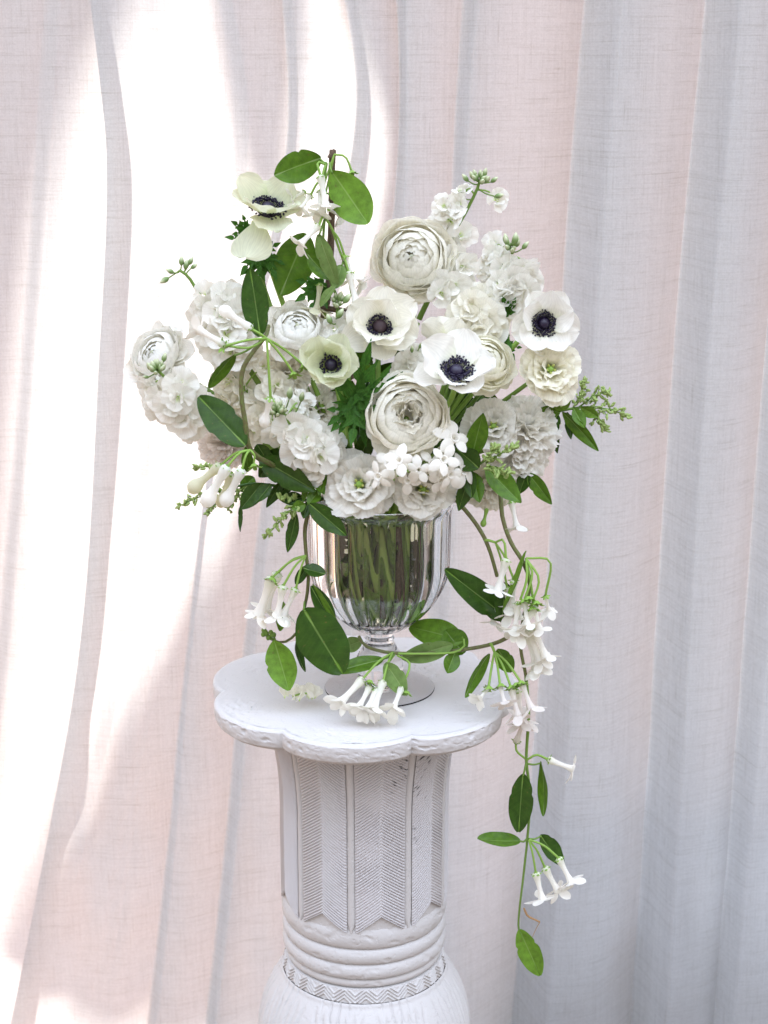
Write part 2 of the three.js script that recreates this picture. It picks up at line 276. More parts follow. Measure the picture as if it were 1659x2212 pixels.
// ------------------------------------------------------------------ pedestal
const TOP = 0.9, PX = P(785, 1480, 0).x;
{
  const n3 = (x, y, z, s) => ns(x * s, y * s, z * s);
  const bumpT = map2(512, 512, (u, v) => { const k = 0.5 + 0.22 * ns(u * 20, v * 20, 1) + 0.18 * ns(u * 60, v * 60, 2) - 0.5 * smooth(0.32, 0.55, ns(u * 26, v * 26, 8)); return [k, k, k]; }, false);
  const paint = new THREE.MeshPhysicalMaterial({ color: RGB(0.60, 0.575, 0.55), roughness: 0.62, specularIntensity: 0.5, bumpMap: bumpT, bumpScale: 0.0006, vertexColors: true });
  const t = thing('pedestal', 'white painted stone pedestal with scalloped top and herringbone carved shaft', 'pedestal', V(PX, 0, 0));
  const at = M4().makeTranslation(PX, 0, 0);
  // scalloped slab: seven rounded lobes, chipped edge
  const out = (a) => { const th = a - 0.34; return 0.169 + 0.0205 * Math.pow(Math.abs(Math.sin(3.5 * th)), 0.55); };
  const prof = [[0, 0], [0.5, 0], [0.9, -0.0006], [0.97, 0.0002], [0.988, -0.0004], [0.998, -0.0022], [1.0, -0.007], [0.999, -0.014], [0.990, -0.0205], [0.965, -0.0245], [0.9, -0.0255], [0.5, -0.0255]];
  const nr = 66, slab = lathe(560, nr, (a, v) => {
    const x = v * (prof.length - 1), k = Math.min(prof.length - 2, Math.floor(x)), f = x - k, R = out(a);
    let r = mix(prof[k][0], prof[k + 1][0], f) * R, y = mix(prof[k][1], prof[k + 1][1], f);
    const X = r * Math.sin(a), Z = r * Math.cos(a), edge = smooth(0.93, 1, r / R) * (y < -0.003 ? 1 : 0.12);
    r += edge * (0.0010 * n3(X, y, Z, 40) + 0.0005 * n3(X, y, Z, 230) - 0.0022 * smooth(0.36, 0.6, n3(X, y, Z, 130)));
    const rough = smooth(0.0, 0.4, n3(X, 0, Z, 14) + 0.1);
    if (v < 0.5) y += 0.0004 * n3(X, 5, Z, 30) + rough * (0.0006 * n3(X, 0, Z, 170) - 0.0008 * smooth(0.25, 0.5, n3(X, 3, Z, 210)));
    return [r, TOP + y, 1, 1, 1, a * 1.36, (r - y) * 8];
  });
  // finer top: replace the coarse inner rings with a dense disc
  const disc = lathe(360, 90, (a, v) => {
    const R = out(a) * 0.955, r = v * R, X = r * Math.sin(a), Z = r * Math.cos(a), rough = smooth(-0.1, 0.35, n3(X + 0.4, 0, Z, 11));
    const y = 0.0003 + 0.0004 * n3(X, 5, Z, 30) + rough * (0.0012 * n3(X, 0, Z, 170) - 0.0022 * smooth(0.15, 0.5, n3(X, 3, Z, 140)));
    return [r, TOP + y, 1, 1, 1, X * 8, Z * 8];
  });
  part(t, 'slab', slab, paint, at);
  part(t, 'slab_face', disc, paint, at);
  // carved shaft
  const yTop = TOP - 0.0235, yArch = P(787, 2016, 0.1).y, NP = 9, PH = rad(-8), shaftR = (y) => { const k = (y - yArch) / (yTop - yArch); return 0.1005 + 0.0135 * smooth(0.55, 1.05, k) * k; };
  part(t, 'shaft', lathe(216, 80, (a, v) => {
    const y = mix(yArch - 0.008, yTop + 0.001, v), X = Math.sin(a) * 0.1, Z = Math.cos(a) * 0.1;
    return [shaftR(y) + 0.0006 * n3(X, y, Z, 25) + 0.0003 * n3(X, y, Z, 120), y, 1, 1, 1, a * 0.8, y * 8];
  }), paint, at);
  // one carved panel between each two ribs: the rows of the mesh follow the chevrons
  const GP = 0.0039, half = 0.036, rows = Math.floor((yTop - yArch) / GP) + 4;
  for (let k = 0; k < NP; k++) {
    const seedK = k * 13.7, mid = PH + ((k + 0.5) / NP) * 2 * PI;
    part(t, 'carved_panel', sheet(20, rows * 10, (u, v) => {
      const q = Math.abs(u), a = mid + u * (PI / NP) * 0.86, s = v * rows, y0 = yArch + 0.003 + s * GP + (1 - q) * half * 0.62 - 0.003, y = Math.min(y0, yTop + 0.0005);
      const X = Math.sin(a) * 0.1, Z = Math.cos(a) * 0.1, w = Math.abs(Math.cos(PI * s)), worn = 0.6 + 0.4 * smooth(-0.4, 0.1, n3(X, y * 0.9, Z, 26)), ends = smooth(0, 0.1, s) * smooth(1, 0.95, q) * smooth(0.0, 0.05, q + 0.02);
      const chip = smooth(0.36, 0.44, n3(X, y, Z, 330)) * smooth(0.1, 0.25, n3(X + 2, y, Z, 24)) * (a > 0.3 && a < 1.2 ? 1 : 0.1) * smooth(0.25, 0.6, v), c = 1 - 0.85 * chip;
      const d = 0.0030 + worn * ends * (0.0008 - 0.0022 * (1 - smooth(0.05, 0.85, w))) - 0.0016 * (1 - smooth(0, 0.12, s)) - 0.0012 * smooth(0.93, 1, q) + 0.0009 * (1 - q) + 0.0003 * n3(X, y, Z, 180) - 0.0006 * chip;
      return [(shaftR(y) + d) * Math.sin(a), y, (shaftR(y) + d) * Math.cos(a), c, c, c * 1.03, a * 0.8, y * 8];
    }), paint, at);
  }
  for (let k = 0; k < NP; k++) {
    const a0 = PH + (k / NP) * 2 * PI;
    const rib = sheet(10, 60, (u, v) => {
      const y = mix(yArch + 0.001, yTop, v), hw = 0.0068 * (1 - 0.15 * v) * smooth(-0.03, 0.06, v), r = shaftR(y) + 0.0042 * Math.min(1, (1 - Math.abs(u)) * 1.5) - 0.001 + 0.0004 * ns(y * 80, u * 2, k), a = a0 + (u * hw) / 0.1;
      return [r * Math.sin(a), y, r * Math.cos(a), 1, 1, 1, u * 0.05, y * 8];
    });
    part(t, 'rib', rib, paint, at);
  }
  // rings, zigzag band, bulb and foot, from the top down
  const yR = [2012, 2056, 2089, 2121, 2140].map((py) => P(787, py, 0.103).y), rb = 0.1005;
  const ring = (y1, y0, r, bulge, name) => part(t, name, lathe(240, 18, (a, v) => {
    const y = mix(y1, y0, v), e = Math.pow(Math.sin(clamp(v, 0.001, 0.999) * PI), 0.38), X = Math.sin(a) * 0.1, Z = Math.cos(a) * 0.1;
    return [r - 0.004 + bulge * e + 0.0006 * n3(X, y, Z, 40) - 0.0012 * smooth(0.25, 0.55, n3(X, y, Z, 95)) * e, y, 1, 1, 1, a * 0.8, y * 8];
  }), paint, at);
  ring(yR[0] + 0.002, yR[1], rb, 0.0068, 'ring'); ring(yR[1], yR[2], rb, 0.0066, 'ring'); ring(yR[2], yR[3], rb, 0.0064, 'ring'); ring(yR[3], yR[4], rb - 0.003, 0.0055, 'ring');
  const z1 = P(787, 2140, 0.102).y, z0 = P(787, 2174, 0.108).y;
  part(t, 'zigzag_band', lathe(900, 64, (a, v) => {
    const y = mix(z1, z0, v), n = 24, q = (((a + 9) / (2 * PI)) * n) % 1, tri = Math.abs(q - 0.5) * 2, edge = Math.min(smooth(0, 0.08, v), smooth(1, 0.92, v));
    const w = Math.max(...[-0.42, -0.14, 0.14, 0.42].map((o, i) => 1 - smooth(0.035, 0.095, Math.abs(v - 0.5 - (tri - 0.5) * 0.62 - o * 0.9))));
    return [(v < 0.04 ? mix(0.09, 0.0985, v / 0.04) : 0.0985) + 0.004 * v + 0.0019 * w * edge + 0.0004 * ns(a * 20, v * 5), y, 1, 1, 1, a * 0.8, y * 8];
  }), paint, at);
  part(t, 'bulb', lathe(720, 170, (a, v) => {
    const y = mix(z0, z0 - 0.3, v), r = 0.1 + 0.036 * Math.pow(Math.sin(clamp(v * 3.4 + 0.004, 0, 1) * PI * 0.5), 0.75) - 0.05 * smooth(0.55, 1, v);
    const q = (((a + 9) / (2 * PI)) * 9) % 1, fan = (q - 0.5) * (1 + 2.2 * v), on = smooth(0.05 + 0.03 * Math.sin(q * 40), 0.075, v) * (1 - smooth(0.6, 0.7, v)) * (Math.abs(q - 0.5) < 0.44 ? 1 : 0);
    const g = Math.pow(0.5 + 0.5 * Math.cos(fan * 2 * PI * 7), 2), X = Math.sin(a) * 0.1, Z = Math.cos(a) * 0.1;
    return [r - on * 0.0022 * g + 0.0005 * n3(X, y, Z, 40) + 0.003 * smooth(0.02, 0.0, v), y, 1, 1, 1, a * 0.8, y * 8];
  }), paint, at);
  part(t, 'plinth', lathe(160, 30, (a, v) => { const y = mix(z0 - 0.298, 0, v); return [0.084 + 0.05 * smooth(0.2, 0.9, v) + 0.004 * Math.sin(v * 30), y, 1, 1, 1, a * 0.8, y * 8]; }), paint, at);
}

// ------------------------------------------------------------------ fluted glass vase with water
const VX = P(820, 1468, 0).x, VC = V(VX, TOP, 0.012);
let yRim, yBowl, innerR, yWater;
{
  yRim = P(820, 1072, 0.012).y; yBowl = P(820, 1372, 0.03).y;
  const t = thing('glass_vase', 'clear fluted glass footed vase full of water and green stems', 'vase', VC.clone());
  const glass = new THREE.MeshPhysicalMaterial({ color: RGB(1, 1, 1), roughness: 0.0, transmission: 1, thickness: 0.004, ior: 1.48 });
  const water = new THREE.MeshPhysicalMaterial({ color: RGB(1, 1, 1), roughness: 0, transmission: 1, thickness: 0.1, ior: 1.33, attenuationColor: RGB(0.88, 0.93, 0.70), attenuationDistance: 0.10 });
  const H = yRim - yBowl;
  const outR = (h) => { const k = clamp(h / H); return 0.016 + 0.0645 * Math.pow(clamp(Math.sin(Math.min(1, k * 1.9) * PI / 2)), 0.62) + 0.0025 * k + 0.0085 * Math.pow(smooth(0.86, 1, k), 2); };
  innerR = (y) => outR(y - yBowl) - 0.0048;
  const flute = (a, h) => { const k = h / H, amp = 0.0032 * smooth(0.02, 0.3, k) * (1 - 0.8 * smooth(0.9, 1, k)) + 0.0008 * smooth(0, 0.02, k); return amp * (Math.abs(Math.sin(a * 14)) - 0.6); };
  const at = M4().makeTranslation(VC.x, 0, VC.z), floorIn = 0.010;
  part(t, 'bowl', lathe(560, 150, (a, v) => {
    if (v < 0.6) { const h = H * Math.pow(v / 0.6, 1.5); return [outR(h) + flute(a, h), yBowl + h]; }
    if (v < 0.64) { const s = (v - 0.6) / 0.04 * PI, c = (outR(H) + innerR(yRim)) / 2, w = (outR(H) - innerR(yRim)) / 2; return [c + w * Math.cos(s), yRim + w * Math.sin(s)]; }
    const s = (v - 0.64) / 0.36, h = mix(H, floorIn, s), close = smooth(1, 0.93, s);
    return [Math.max(0.0001, (outR(h) - 0.0048) * Math.sqrt(close)), yBowl + h];
  }), glass, at);
  const stemProfile = [[0.016, 0], [0.0165, -0.004], [0.018, -0.0065], [0.0165, -0.009], [0.020, -0.014], [0.0275, -0.024], [0.0285, -0.032], [0.026, -0.040], [0.020, -0.0455], [0.0165, -0.048]];
  const hs = yBowl - TOP - 0.0075, sc = hs / 0.048;
  part(t, 'stem', lathe(96, 54, (a, v) => { const x = v * (stemProfile.length - 1), k = Math.min(stemProfile.length - 2, Math.floor(x)), f = x - k; return [mix(stemProfile[k][0], stemProfile[k + 1][0], f), yBowl + mix(stemProfile[k][1], stemProfile[k + 1][1], f) * sc]; }), glass, at);
  const y0 = TOP + 0.0075;
  const footGlass = glass.clone(); footGlass.ior = 1.25;
  part(t, 'foot', lathe(160, 40, (a, v) => {
    if (v < 0.55) { const s = v / 0.55; return [mix(0.0165, 0.0655, Math.pow(s, 0.9)), y0 - 0.0046 * Math.pow(s, 0.5)]; }
    if (v < 0.7) { const s = (v - 0.55) / 0.15 * PI; return [0.0655 + 0.0009 * Math.sin(s), y0 - 0.0046 - 0.0009 * (1 - Math.cos(s))]; }
    const s = (v - 0.7) / 0.3; return [0.0655 * (1 - s) + 0.0001, y0 - 0.0064 + 0.0002 * smooth(0.1, 0.4, s)];
  }), footGlass, at);
  yWater = P(850, 1112, 0.07).y;
  const w0 = yBowl + floorIn + 0.0006;
  part(t, 'water', lathe(120, 90, (a, v) => {
    if (v < 0.75) { const s = v / 0.75, y = mix(w0, yWater, s), close = smooth(0, 0.09, s); return [Math.max(0.0001, (innerR(y) - 0.0005) * Math.sqrt(close)), y]; }
    const s = (v - 0.75) / 0.25; return [Math.max(0.0001, (innerR(yWater) - 0.0005) * (1 - s)), yWater];
  }), water, at);
}

// ------------------------------------------------------------------ flower parts
// a petal on a spoon-shaped outline; grows along +y, hollow side +z
function petal(o, seed) {
  const r = rng(seed), L = o.L ?? 1, W = o.W ?? 0.8, p = o.p ?? 1.5, q = o.q ?? 0.55, sp = spine(o.bend ?? 0, o.curl ?? 0), ph = r() * 9, ph2 = r() * 9, cup = o.cup ?? 0.3, ruf = o.ruf ?? 0, c0 = o.c0 ?? [1, 1, 1], notch = o.notch ?? 0;
  return sheet(o.nu ?? 10, o.nv ?? 12, (u, v) => {
    const vv = 0.03 + v * 0.967, hw = (W / 2) * Math.max(Math.pow(Math.sin(PI * Math.pow(vv, p)), q), (o.base ?? 0.16) * (1 - v) * 1.2);
    let x = u * hw, y = L * v * (1 - notch * Math.exp(-u * u * 14) * v * v) * (1 + 0.03 * ns(u * 2, v, seed)), E = Math.max(Math.abs(u) * smooth(0.1, 0.6, v), v * v);
    const phi = Math.atan2(x, y - 0.45 * L);
    let z = cup * hw * (u * u) * 1.0 - (o.keel ?? 0) * hw * (1 - Math.abs(u)) + ruf * L * E * E * (Math.sin((o.k ?? 7) * phi + ph) + 0.5 * Math.sin((o.k ?? 7) * 1.9 * phi + ph2)) + 0.05 * L * ns(u * 1.3, v * 1.6, seed + 0.5) * v + (o.crease ?? 0.008) * L * v * Math.sin(u * 8 + ph) * (0.4 + 0.6 * Math.abs(u));
    const s = sp(y / L), t = smooth(0, o.g ?? 0.45, v);
    return [x, L * s[0] - z * Math.sin(s[2]), L * s[1] + z * Math.cos(s[2]), mix(c0[0], 1, t), mix(c0[1], 1, t), mix(c0[2], 1, t)];
  });
}
// a fan-shaped frilled petal
function frill(o, seed) {
  const r = rng(seed), L = o.L ?? 1, A = o.A ?? 0.9, sp = spine(o.bend ?? 0, o.curl ?? 0), ph = r() * 9, ph2 = r() * 9, k = o.k ?? 9, ruf = o.ruf ?? 0.08, jag = o.jag ?? 0.06, c0 = o.c0 ?? [1, 1, 1], teeth = o.teeth ?? 11;
  return sheet(o.nu ?? 22, o.nv ?? 8, (u, v) => {
    const ang = u * A * (0.3 + 0.7 * Math.sqrt(v)), tooth = (Math.abs(((u * teeth + ph) % 1 + 1) % 1 - 0.5) - 0.25) * 2;
    const R = L * v * (1 - 0.22 * Math.pow(Math.abs(u), 3) + Math.pow(v, 5) * (jag * tooth + 0.07 * ns(u * 2.4, seed)));
    const x = R * Math.sin(ang), y = R * Math.cos(ang), z = (o.cup ?? 0.2) * x * x / L + ruf * L * Math.pow(v, 1.8) * (Math.sin(k * u + ph) + 0.55 * Math.sin(k * 2.3 * u + ph2));
    const s = sp(y / L), t = smooth(0, o.g ?? 0.5, v);
    return [x, L * s[0] - z * Math.sin(s[2]), L * s[1] + z * Math.cos(s[2]), mix(c0[0], 1, t), mix(c0[1], 1, t), mix(c0[2], 1, t)];
  });
}
// a petal of a globe: a piece of a bowl of radius R and height H about +y
function globePetal(o, seed) {
  const { R, H, tip = 1, A = 1.1, ruf = 0.02, b = 0.12, lip = 0, sh = 0.86 } = o, r = rng(seed), ph = r() * 9, ph2 = r() * 9, c0 = o.c0 ?? [1, 1, 1];
  return sheet(o.nu ?? 14, o.nv ?? 9, (u, v) => {
    const top = v * (1 - 0.34 * Math.pow(Math.abs(u), 3.2) + 0.05 * Math.sin(u * 3 + ph) * v + 0.03 * v * v * Math.sin(u * 11 + ph2)), m = 1 - top;
    let rho = m * m * m * b * R + 3 * m * m * top * 0.95 * R + 3 * m * top * top * 1.12 * R + top * top * top * tip * R;
    const y = 3 * m * m * top * 0.04 * H + 3 * m * top * top * sh * H + top * top * top * H;
    rho *= 1 + ruf * v * v * (Math.sin(5 * u + ph) + 0.6 * Math.sin(11 * u + ph2)); rho += lip * R * Math.pow(v, 6);
    const a = u * A * (0.55 + 0.45 * Math.sqrt(v)), t = smooth(0, 0.75, v);
    return [-rho * Math.sin(a), y, -rho * Math.cos(a), mix(c0[0], 1, t), mix(c0[1], 1, t), mix(c0[2], 1, t)];
  });
}
const place = (F, az, tilt = 0, r0 = 0, h = 0, s = 1, twist = 0) => F.clone().multiply(M4().makeRotationY(az)).multiply(M4().makeTranslation(0, h, -r0)).multiply(M4().makeRotationX(-rad(tilt))).multiply(M4().makeRotationY(twist)).multiply(M4().makeScale(s, s, s));
const variants = (f, n) => Array.from({ length: n }, (_, i) => f(i));
const memo = {};
const kind = (k, make) => (memo[k] ??= make());

// a stalk from a flower head down through the mouth of the vase to the bottom
const rs = rng(4242);
function stalk(t, head, axis, r = 0.0022, mat = GR.stem, via) {
  const a = rs() * 2 * PI, q = V(head.x - VC.x, 0, head.z - VC.z), ql = Math.max(0.02, q.length()), m = 0.026 + rs() * 0.022;
  const mouth = V(VC.x + (q.x / ql) * m, yRim - 0.004, VC.z + (q.z / ql) * m), low = V(VC.x - (q.x / ql) * 0.034 * rs() + 0.018 * Math.cos(a), yBowl + 0.024 + rs() * 0.03, VC.z - (q.z / ql) * 0.034 * rs() + 0.018 * Math.sin(a));
  const midp = mouth.clone().lerp(low, 0.5); midp.x += 0.006 * Math.cos(a * 3);
  const pts = [head.clone().addScaledVector(axis, -0.004), ...(via ?? [head.clone().addScaledVector(axis, -0.035)]), mouth.clone().add(V((q.x / ql) * 0.006, 0.03, (q.z / ql) * 0.006)), mouth, midp, low];
  return part(t, 'stem', tube(pts, r * 1.15, r * 1.2, 8, 0.1), mat === GR.stem ? (rs() < 0.5 ? GR.fresh : GR.stem) : mat);
}
const headOf = (px, py, z, ax) => { const p = P(px, py, z); return [p, dirOf(ax, p), unit(p)]; };

function anemone(label, px, py, z, ax, rpx, o = {}) {
  const [p, d, un] = headOf(px, py, z, ax), R = rpx * un, t = thing('anemone', label, 'anemone', p, o.group), r = rng(o.seed ?? 5), F = basis(p, d, o.hint ?? CAMUP);
  const geos = kind('an' + (o.c0 ? 'g' : 'w') + (o.cup ?? ''), () => variants((i) => petal({ W: 0.86 + 0.12 * (i % 3), p: 1.25, q: 0.52, base: 0.3, cup: o.cup ?? 0.32, bend: 0.55, curl: -0.35 - 0.25 * (i % 2), ruf: 0.022 + 0.012 * (i % 3), k: 4 + i % 3, notch: i % 2 ? 0.07 : 0.02, crease: 0.012, c0: o.c0 ?? [0.86, 0.93, 0.72], g: 0.5, nu: 14, nv: 16 }, 40 + i), 6));
  const n = o.n ?? 9, tilts = o.tilt ?? [58, 74];
  for (let i = 0; i < n; i++) {
    const inner = i % 2, az = (i / n) * 2 * PI * 1.0 + (r() - 0.5) * 0.25 + (o.az ?? 0), over = o.over?.[i] ?? {};
    if (over.skip) continue;
    part(t, 'petal', geos[(i * 5 + 1) % 6], o.mat ?? MP.white, place(F, az, over.tilt ?? (inner ? tilts[0] : tilts[1]) + (r() - 0.5) * 20, 0.0045, inner ? 0.0025 : 0, R * (over.s ?? 0.84 + r() * 0.2), (r() - 0.5) * 0.45));
  }
  if (o.back) { part(t, 'receptacle', new THREE.SphereGeometry(0.006, 16, 10), GR.fresh, basis(p.clone().addScaledVector(d, -0.002), d, CAMUP)); }
  else {
    const C = basis(p.clone().addScaledVector(d, 0.003), d, CAMUP, (R / 0.042) * (o.cs ?? 1.22));
    const dome = new THREE.SphereGeometry(0.0060, 28, 18); dome.scale(1, 0.95, 1); dome.translate(0, 0.003, 0);
    { const a = dome.attributes.position; for (let i = 0; i < a.count; i++) { const k = 1 + 0.035 * ns(a.getX(i) * 900, a.getY(i) * 900, a.getZ(i) * 900); a.setXYZ(i, a.getX(i) * k, a.getY(i) * k, a.getZ(i) * k); } }
    part(t, 'pistil', dome, o.brown ? INKBROWN : INKDOME, C);
    if (!o.paleRing) { const pad = new THREE.SphereGeometry(0.0088, 24, 8); pad.scale(1, 0.3, 1); pad.translate(0, 0.0008, 0); part(t, 'receptacle', pad, INK, C); }
    const fil = [], an = [], r2 = rng(91 + (o.seed ?? 0)), N = 130;
    for (let i = 0; i < N; i++) {
      const a = i * 2.39996, k = i / N, len = 0.0078 + 0.0042 * k + (r2() - 0.5) * 0.002, lean = rad(mix(22, 66, k) + (r2() - 0.5) * 14), s = V(Math.sin(a) * 0.0045, 0.001, Math.cos(a) * 0.0045), e = s.clone().add(V(Math.sin(a) * Math.sin(lean) * len, Math.cos(lean) * len * 0.75, Math.cos(a) * Math.sin(lean) * len));
      fil.push(tube([s, s.clone().lerp(e, 0.5), e], 0.00022, 0.00018, 4));
      const b = new THREE.SphereGeometry(0.00098, 6, 5); b.scale(1, 1.45, 0.8); b.rotateX(r2() * 3); b.rotateY(r2() * 6); b.translate(e.x, e.y, e.z); an.push(b);
    }
    part(t, 'filaments', mergeGeometries(fil), o.paleRing ? GR.yellow : INK, C, 'stuff');
    part(t, 'anthers', mergeGeometries(an), INK, C, 'stuff');
  }
  stalk(t, p, d, 0.0026, GR.stem, o.via);
  return t;
}
function ranunculus(label, px, py, z, ax, rpx, o = {}) {
  const [p0, d, un] = headOf(px, py, z, ax), R = rpx * un, t = thing('ranunculus', label, 'ranunculus', p0, o.group), r = rng(o.seed ?? 3), n = o.n ?? 46, p = p0.clone().addScaledVector(d, -R * 0.5), F = basis(p, d, CAMUP);
  for (let i = 0; i < n; i++) {
    const k = mix(o.k0 ?? 0, 1, i / (n - 1)), ri = R * mix(0.34, 0.95, Math.pow(k, 0.85)), rim = R * mix(0.02, o.rim ?? 0.86, Math.pow(k, 1.05)), fl = smooth(0.72, 1, k) * (o.flare ?? 0.16), h = R * (mix(0.60, 0.68, k) - (o.drop ?? 0.22) * smooth(0.6, 1, k)) * (0.97 + r() * 0.07), tip = rim / ri + fl;
    const g = globePetal({ R: ri, H: h, tip, A: mix(1.4, 1.0, k) * (0.9 + r() * 0.25), ruf: (o.ruf ?? 0.022) * (0.5 + k), lip: k > 0.45 ? r() * (o.lip ?? 0.05) : 0, c0: o.c0 ?? (k < 0.5 ? [0.97, 0.95, 0.72] : [0.98, 0.98, 0.88]), nu: 16, nv: 10 }, 1000 * (o.seed ?? 3) + i);
    part(t, 'petal', g, o.mat ?? MP.white, place(F, i * 2.399 + r() * 0.4, (r() - 0.5) * 7 * k, 0, 0));
  }
  if (!o.heart) { const b = new THREE.SphereGeometry(R * 0.075, 14, 10); b.scale(1, 0.8, 1); { const n = b.attributes.position.count, c = new Float32Array(n * 3).fill(0.95); b.setAttribute('color', new THREE.BufferAttribute(c, 3)); } part(t, 'heart', b, MP.lime, basis(p.clone().addScaledVector(d, R * 0.54), d, CAMUP)); }
  const sk = kind('skirt', () => variants((i) => petal({ W: 0.85, p: 1.3, q: 0.5, base: 0.3, cup: 0.3, bend: -0.25, curl: -0.5 + 0.3 * (i % 3), ruf: 0.02, k: 6, nu: 12, nv: 12 }, 300 + i), 5));
  for (let i = 0; i < (o.skirt ?? 8); i++) part(t, 'petal', sk[i % 5], o.mat ?? MP.white, place(F, i * 0.8 + r() * 0.4, (o.skirtTilt ?? 72) + r() * 26, R * 0.08, 0.002, R * (0.92 + r() * 0.18)));
  if (o.heart) for (let i = 0; i < 26; i++) part(t, 'inner_petal', frill({ L: R * (0.26 + r() * 0.16), A: 0.9, bend: 0.5, ruf: 0.12, k: 5, nu: 8, nv: 5, c0: [0.9, 0.9, 0.7] }, 700 + i), o.mat ?? MP.white, place(F, r() * 7, 10 + r() * 40, R * 0.02 + R * 0.24 * Math.sqrt(r()), R * 0.36));
  stalk(t, p, d, 0.0028, GR.stem, o.via);
  return t;
}
function frilled(name, label, cat, px, py, z, ax, rpx, o = {}) {       // lisianthus and carnations
  const [p0, d, un] = headOf(px, py, z, ax), R = rpx * un, t = thing(name, label, cat, p0, o.group), r = rng(o.seed ?? 8), n = o.n ?? 18, p = p0.clone().addScaledVector(d, -R * (o.sink ?? 0.55)), F = basis(p, d, CAMUP);
  const c = o.carnation, geos = kind(c ? 'car' : 'lis' + (o.eye ? 1 : 0), () => variants((i) => frill(c ? { A: 0.62 + 0.1 * (i % 3), k: 6 + i % 4, ruf: 0.07, jag: 0.10, teeth: 10, bend: 0.25, curl: -0.75, cup: 0.3, nu: 26, nv: 9 } : { A: 0.7 + 0.08 * (i % 3), k: 5 + i % 4, ruf: 0.062, jag: 0.035, teeth: 17, bend: 0.45, curl: -1.15, cup: 0.45, c0: [0.72, 0.85, 0.32], g: 0.55, nu: 24, nv: 11 }, 500 + i), 8));
  for (let i = 0; i < n; i++) {
    const k = i / (n - 1), tilt = mix(o.t0 ?? (c ? 6 : 14), o.t1 ?? (c ? 96 : 72), Math.pow(k, 0.8)) + (r() - 0.5) * 16, s = R * mix(c ? 0.95 : 0.78, 1.12, k) * (0.9 + r() * 0.2);
    part(t, 'petal', geos[Math.floor(r() * 8)], o.mat ?? MP.fluff, place(F, i * 2.399 + r() * 0.5, tilt, R * 0.03, R * 0.04 * (1 - k), s, (r() - 0.5) * (c ? 0.9 : 0.5)));
  }
  if (o.eye) {
    const ball = new THREE.SphereGeometry(R * 0.12, 12, 9); ball.scale(1, 1.7, 1);
    part(t, 'pistil', ball, GR.fresh, basis(p.clone().addScaledVector(d, R * 0.42), d, CAMUP));
    for (let i = 0; i < 5; i++) { const b = new THREE.SphereGeometry(R * 0.045, 8, 6); b.scale(1, 2, 1); part(t, 'stamen', b, GR.yellow, place(F, i * 1.257, 22, R * 0.12, R * 0.55)); }
  }
  const cal = kind('cal', () => { const g = lathe(12, 6, (a, v) => [0.2 + 0.16 * v, v * 0.5]); return g; });
  part(t, 'calyx', cal, GR.bud, place(F, 0, 0, 0, -R * 0.3, R * 0.6));
  stalk(t, p, d, 0.0022, GR.stem, o.via);
  return t;
}
// stock: a thick stem set with double florets, buds at the tip. pts: stem in picture points from low to tip
const stockGeo = () => kind('stock', () => ({
  big: variants((i) => frill({ A: 0.72 + 0.08 * (i % 3), k: 4 + i % 3, ruf: 0.055, jag: 0.02, teeth: 4, bend: 0.3, curl: -1.0 + 0.3 * (i % 3), cup: 0.3, c0: [0.55, 0.78, 0.16], g: 0.4, nu: 12, nv: 7 }, 60 + i), 6),
  bud: variants((i) => { const g = lathe(9, 12, (a, v) => { const t = smooth(0.35, 0.95, v); return [0.24 * Math.pow(Math.sin(PI * Math.pow(clamp(v, 0.02, 0.985), 0.8)), 0.7) * (1 + 0.08 * Math.cos(a * 4)), v * 0.95, mix(0.17, 0.62, t), mix(0.27, 0.66, t), mix(0.08, 0.42, t)]; }); return g; }, 1)[0],
}));
function floret(t, pos, dir, s, r, o = {}) {
  const G = stockGeo(), F = basis(pos, dir, V(r() - 0.5, r() - 0.5, r() - 0.5)), f = part(t, 'floret', null, null, F), mat = o.mat ?? MP.white, n1 = o.few ? 4 : 5, n2 = o.few ? 3 : 5;
  for (let i = 0; i < n1; i++) part(f, 'petal', G.big[Math.floor(r() * 6)], mat, place(F, (i / n1) * 6.283 + (r() - 0.5) * 0.5, (o.open ?? 72) + (r() - 0.5) * 26, s * 0.04, 0, s * (0.9 + r() * 0.25), (r() - 0.5) * 0.5));
  for (let i = 0; i < n2; i++) part(f, 'petal', G.big[Math.floor(r() * 6)], mat, place(F, r() * 6.283, 14 + r() * 42, s * 0.05, s * 0.06, s * (0.62 + r() * 0.2), (r() - 0.5) * 0.9));
  return f;
}
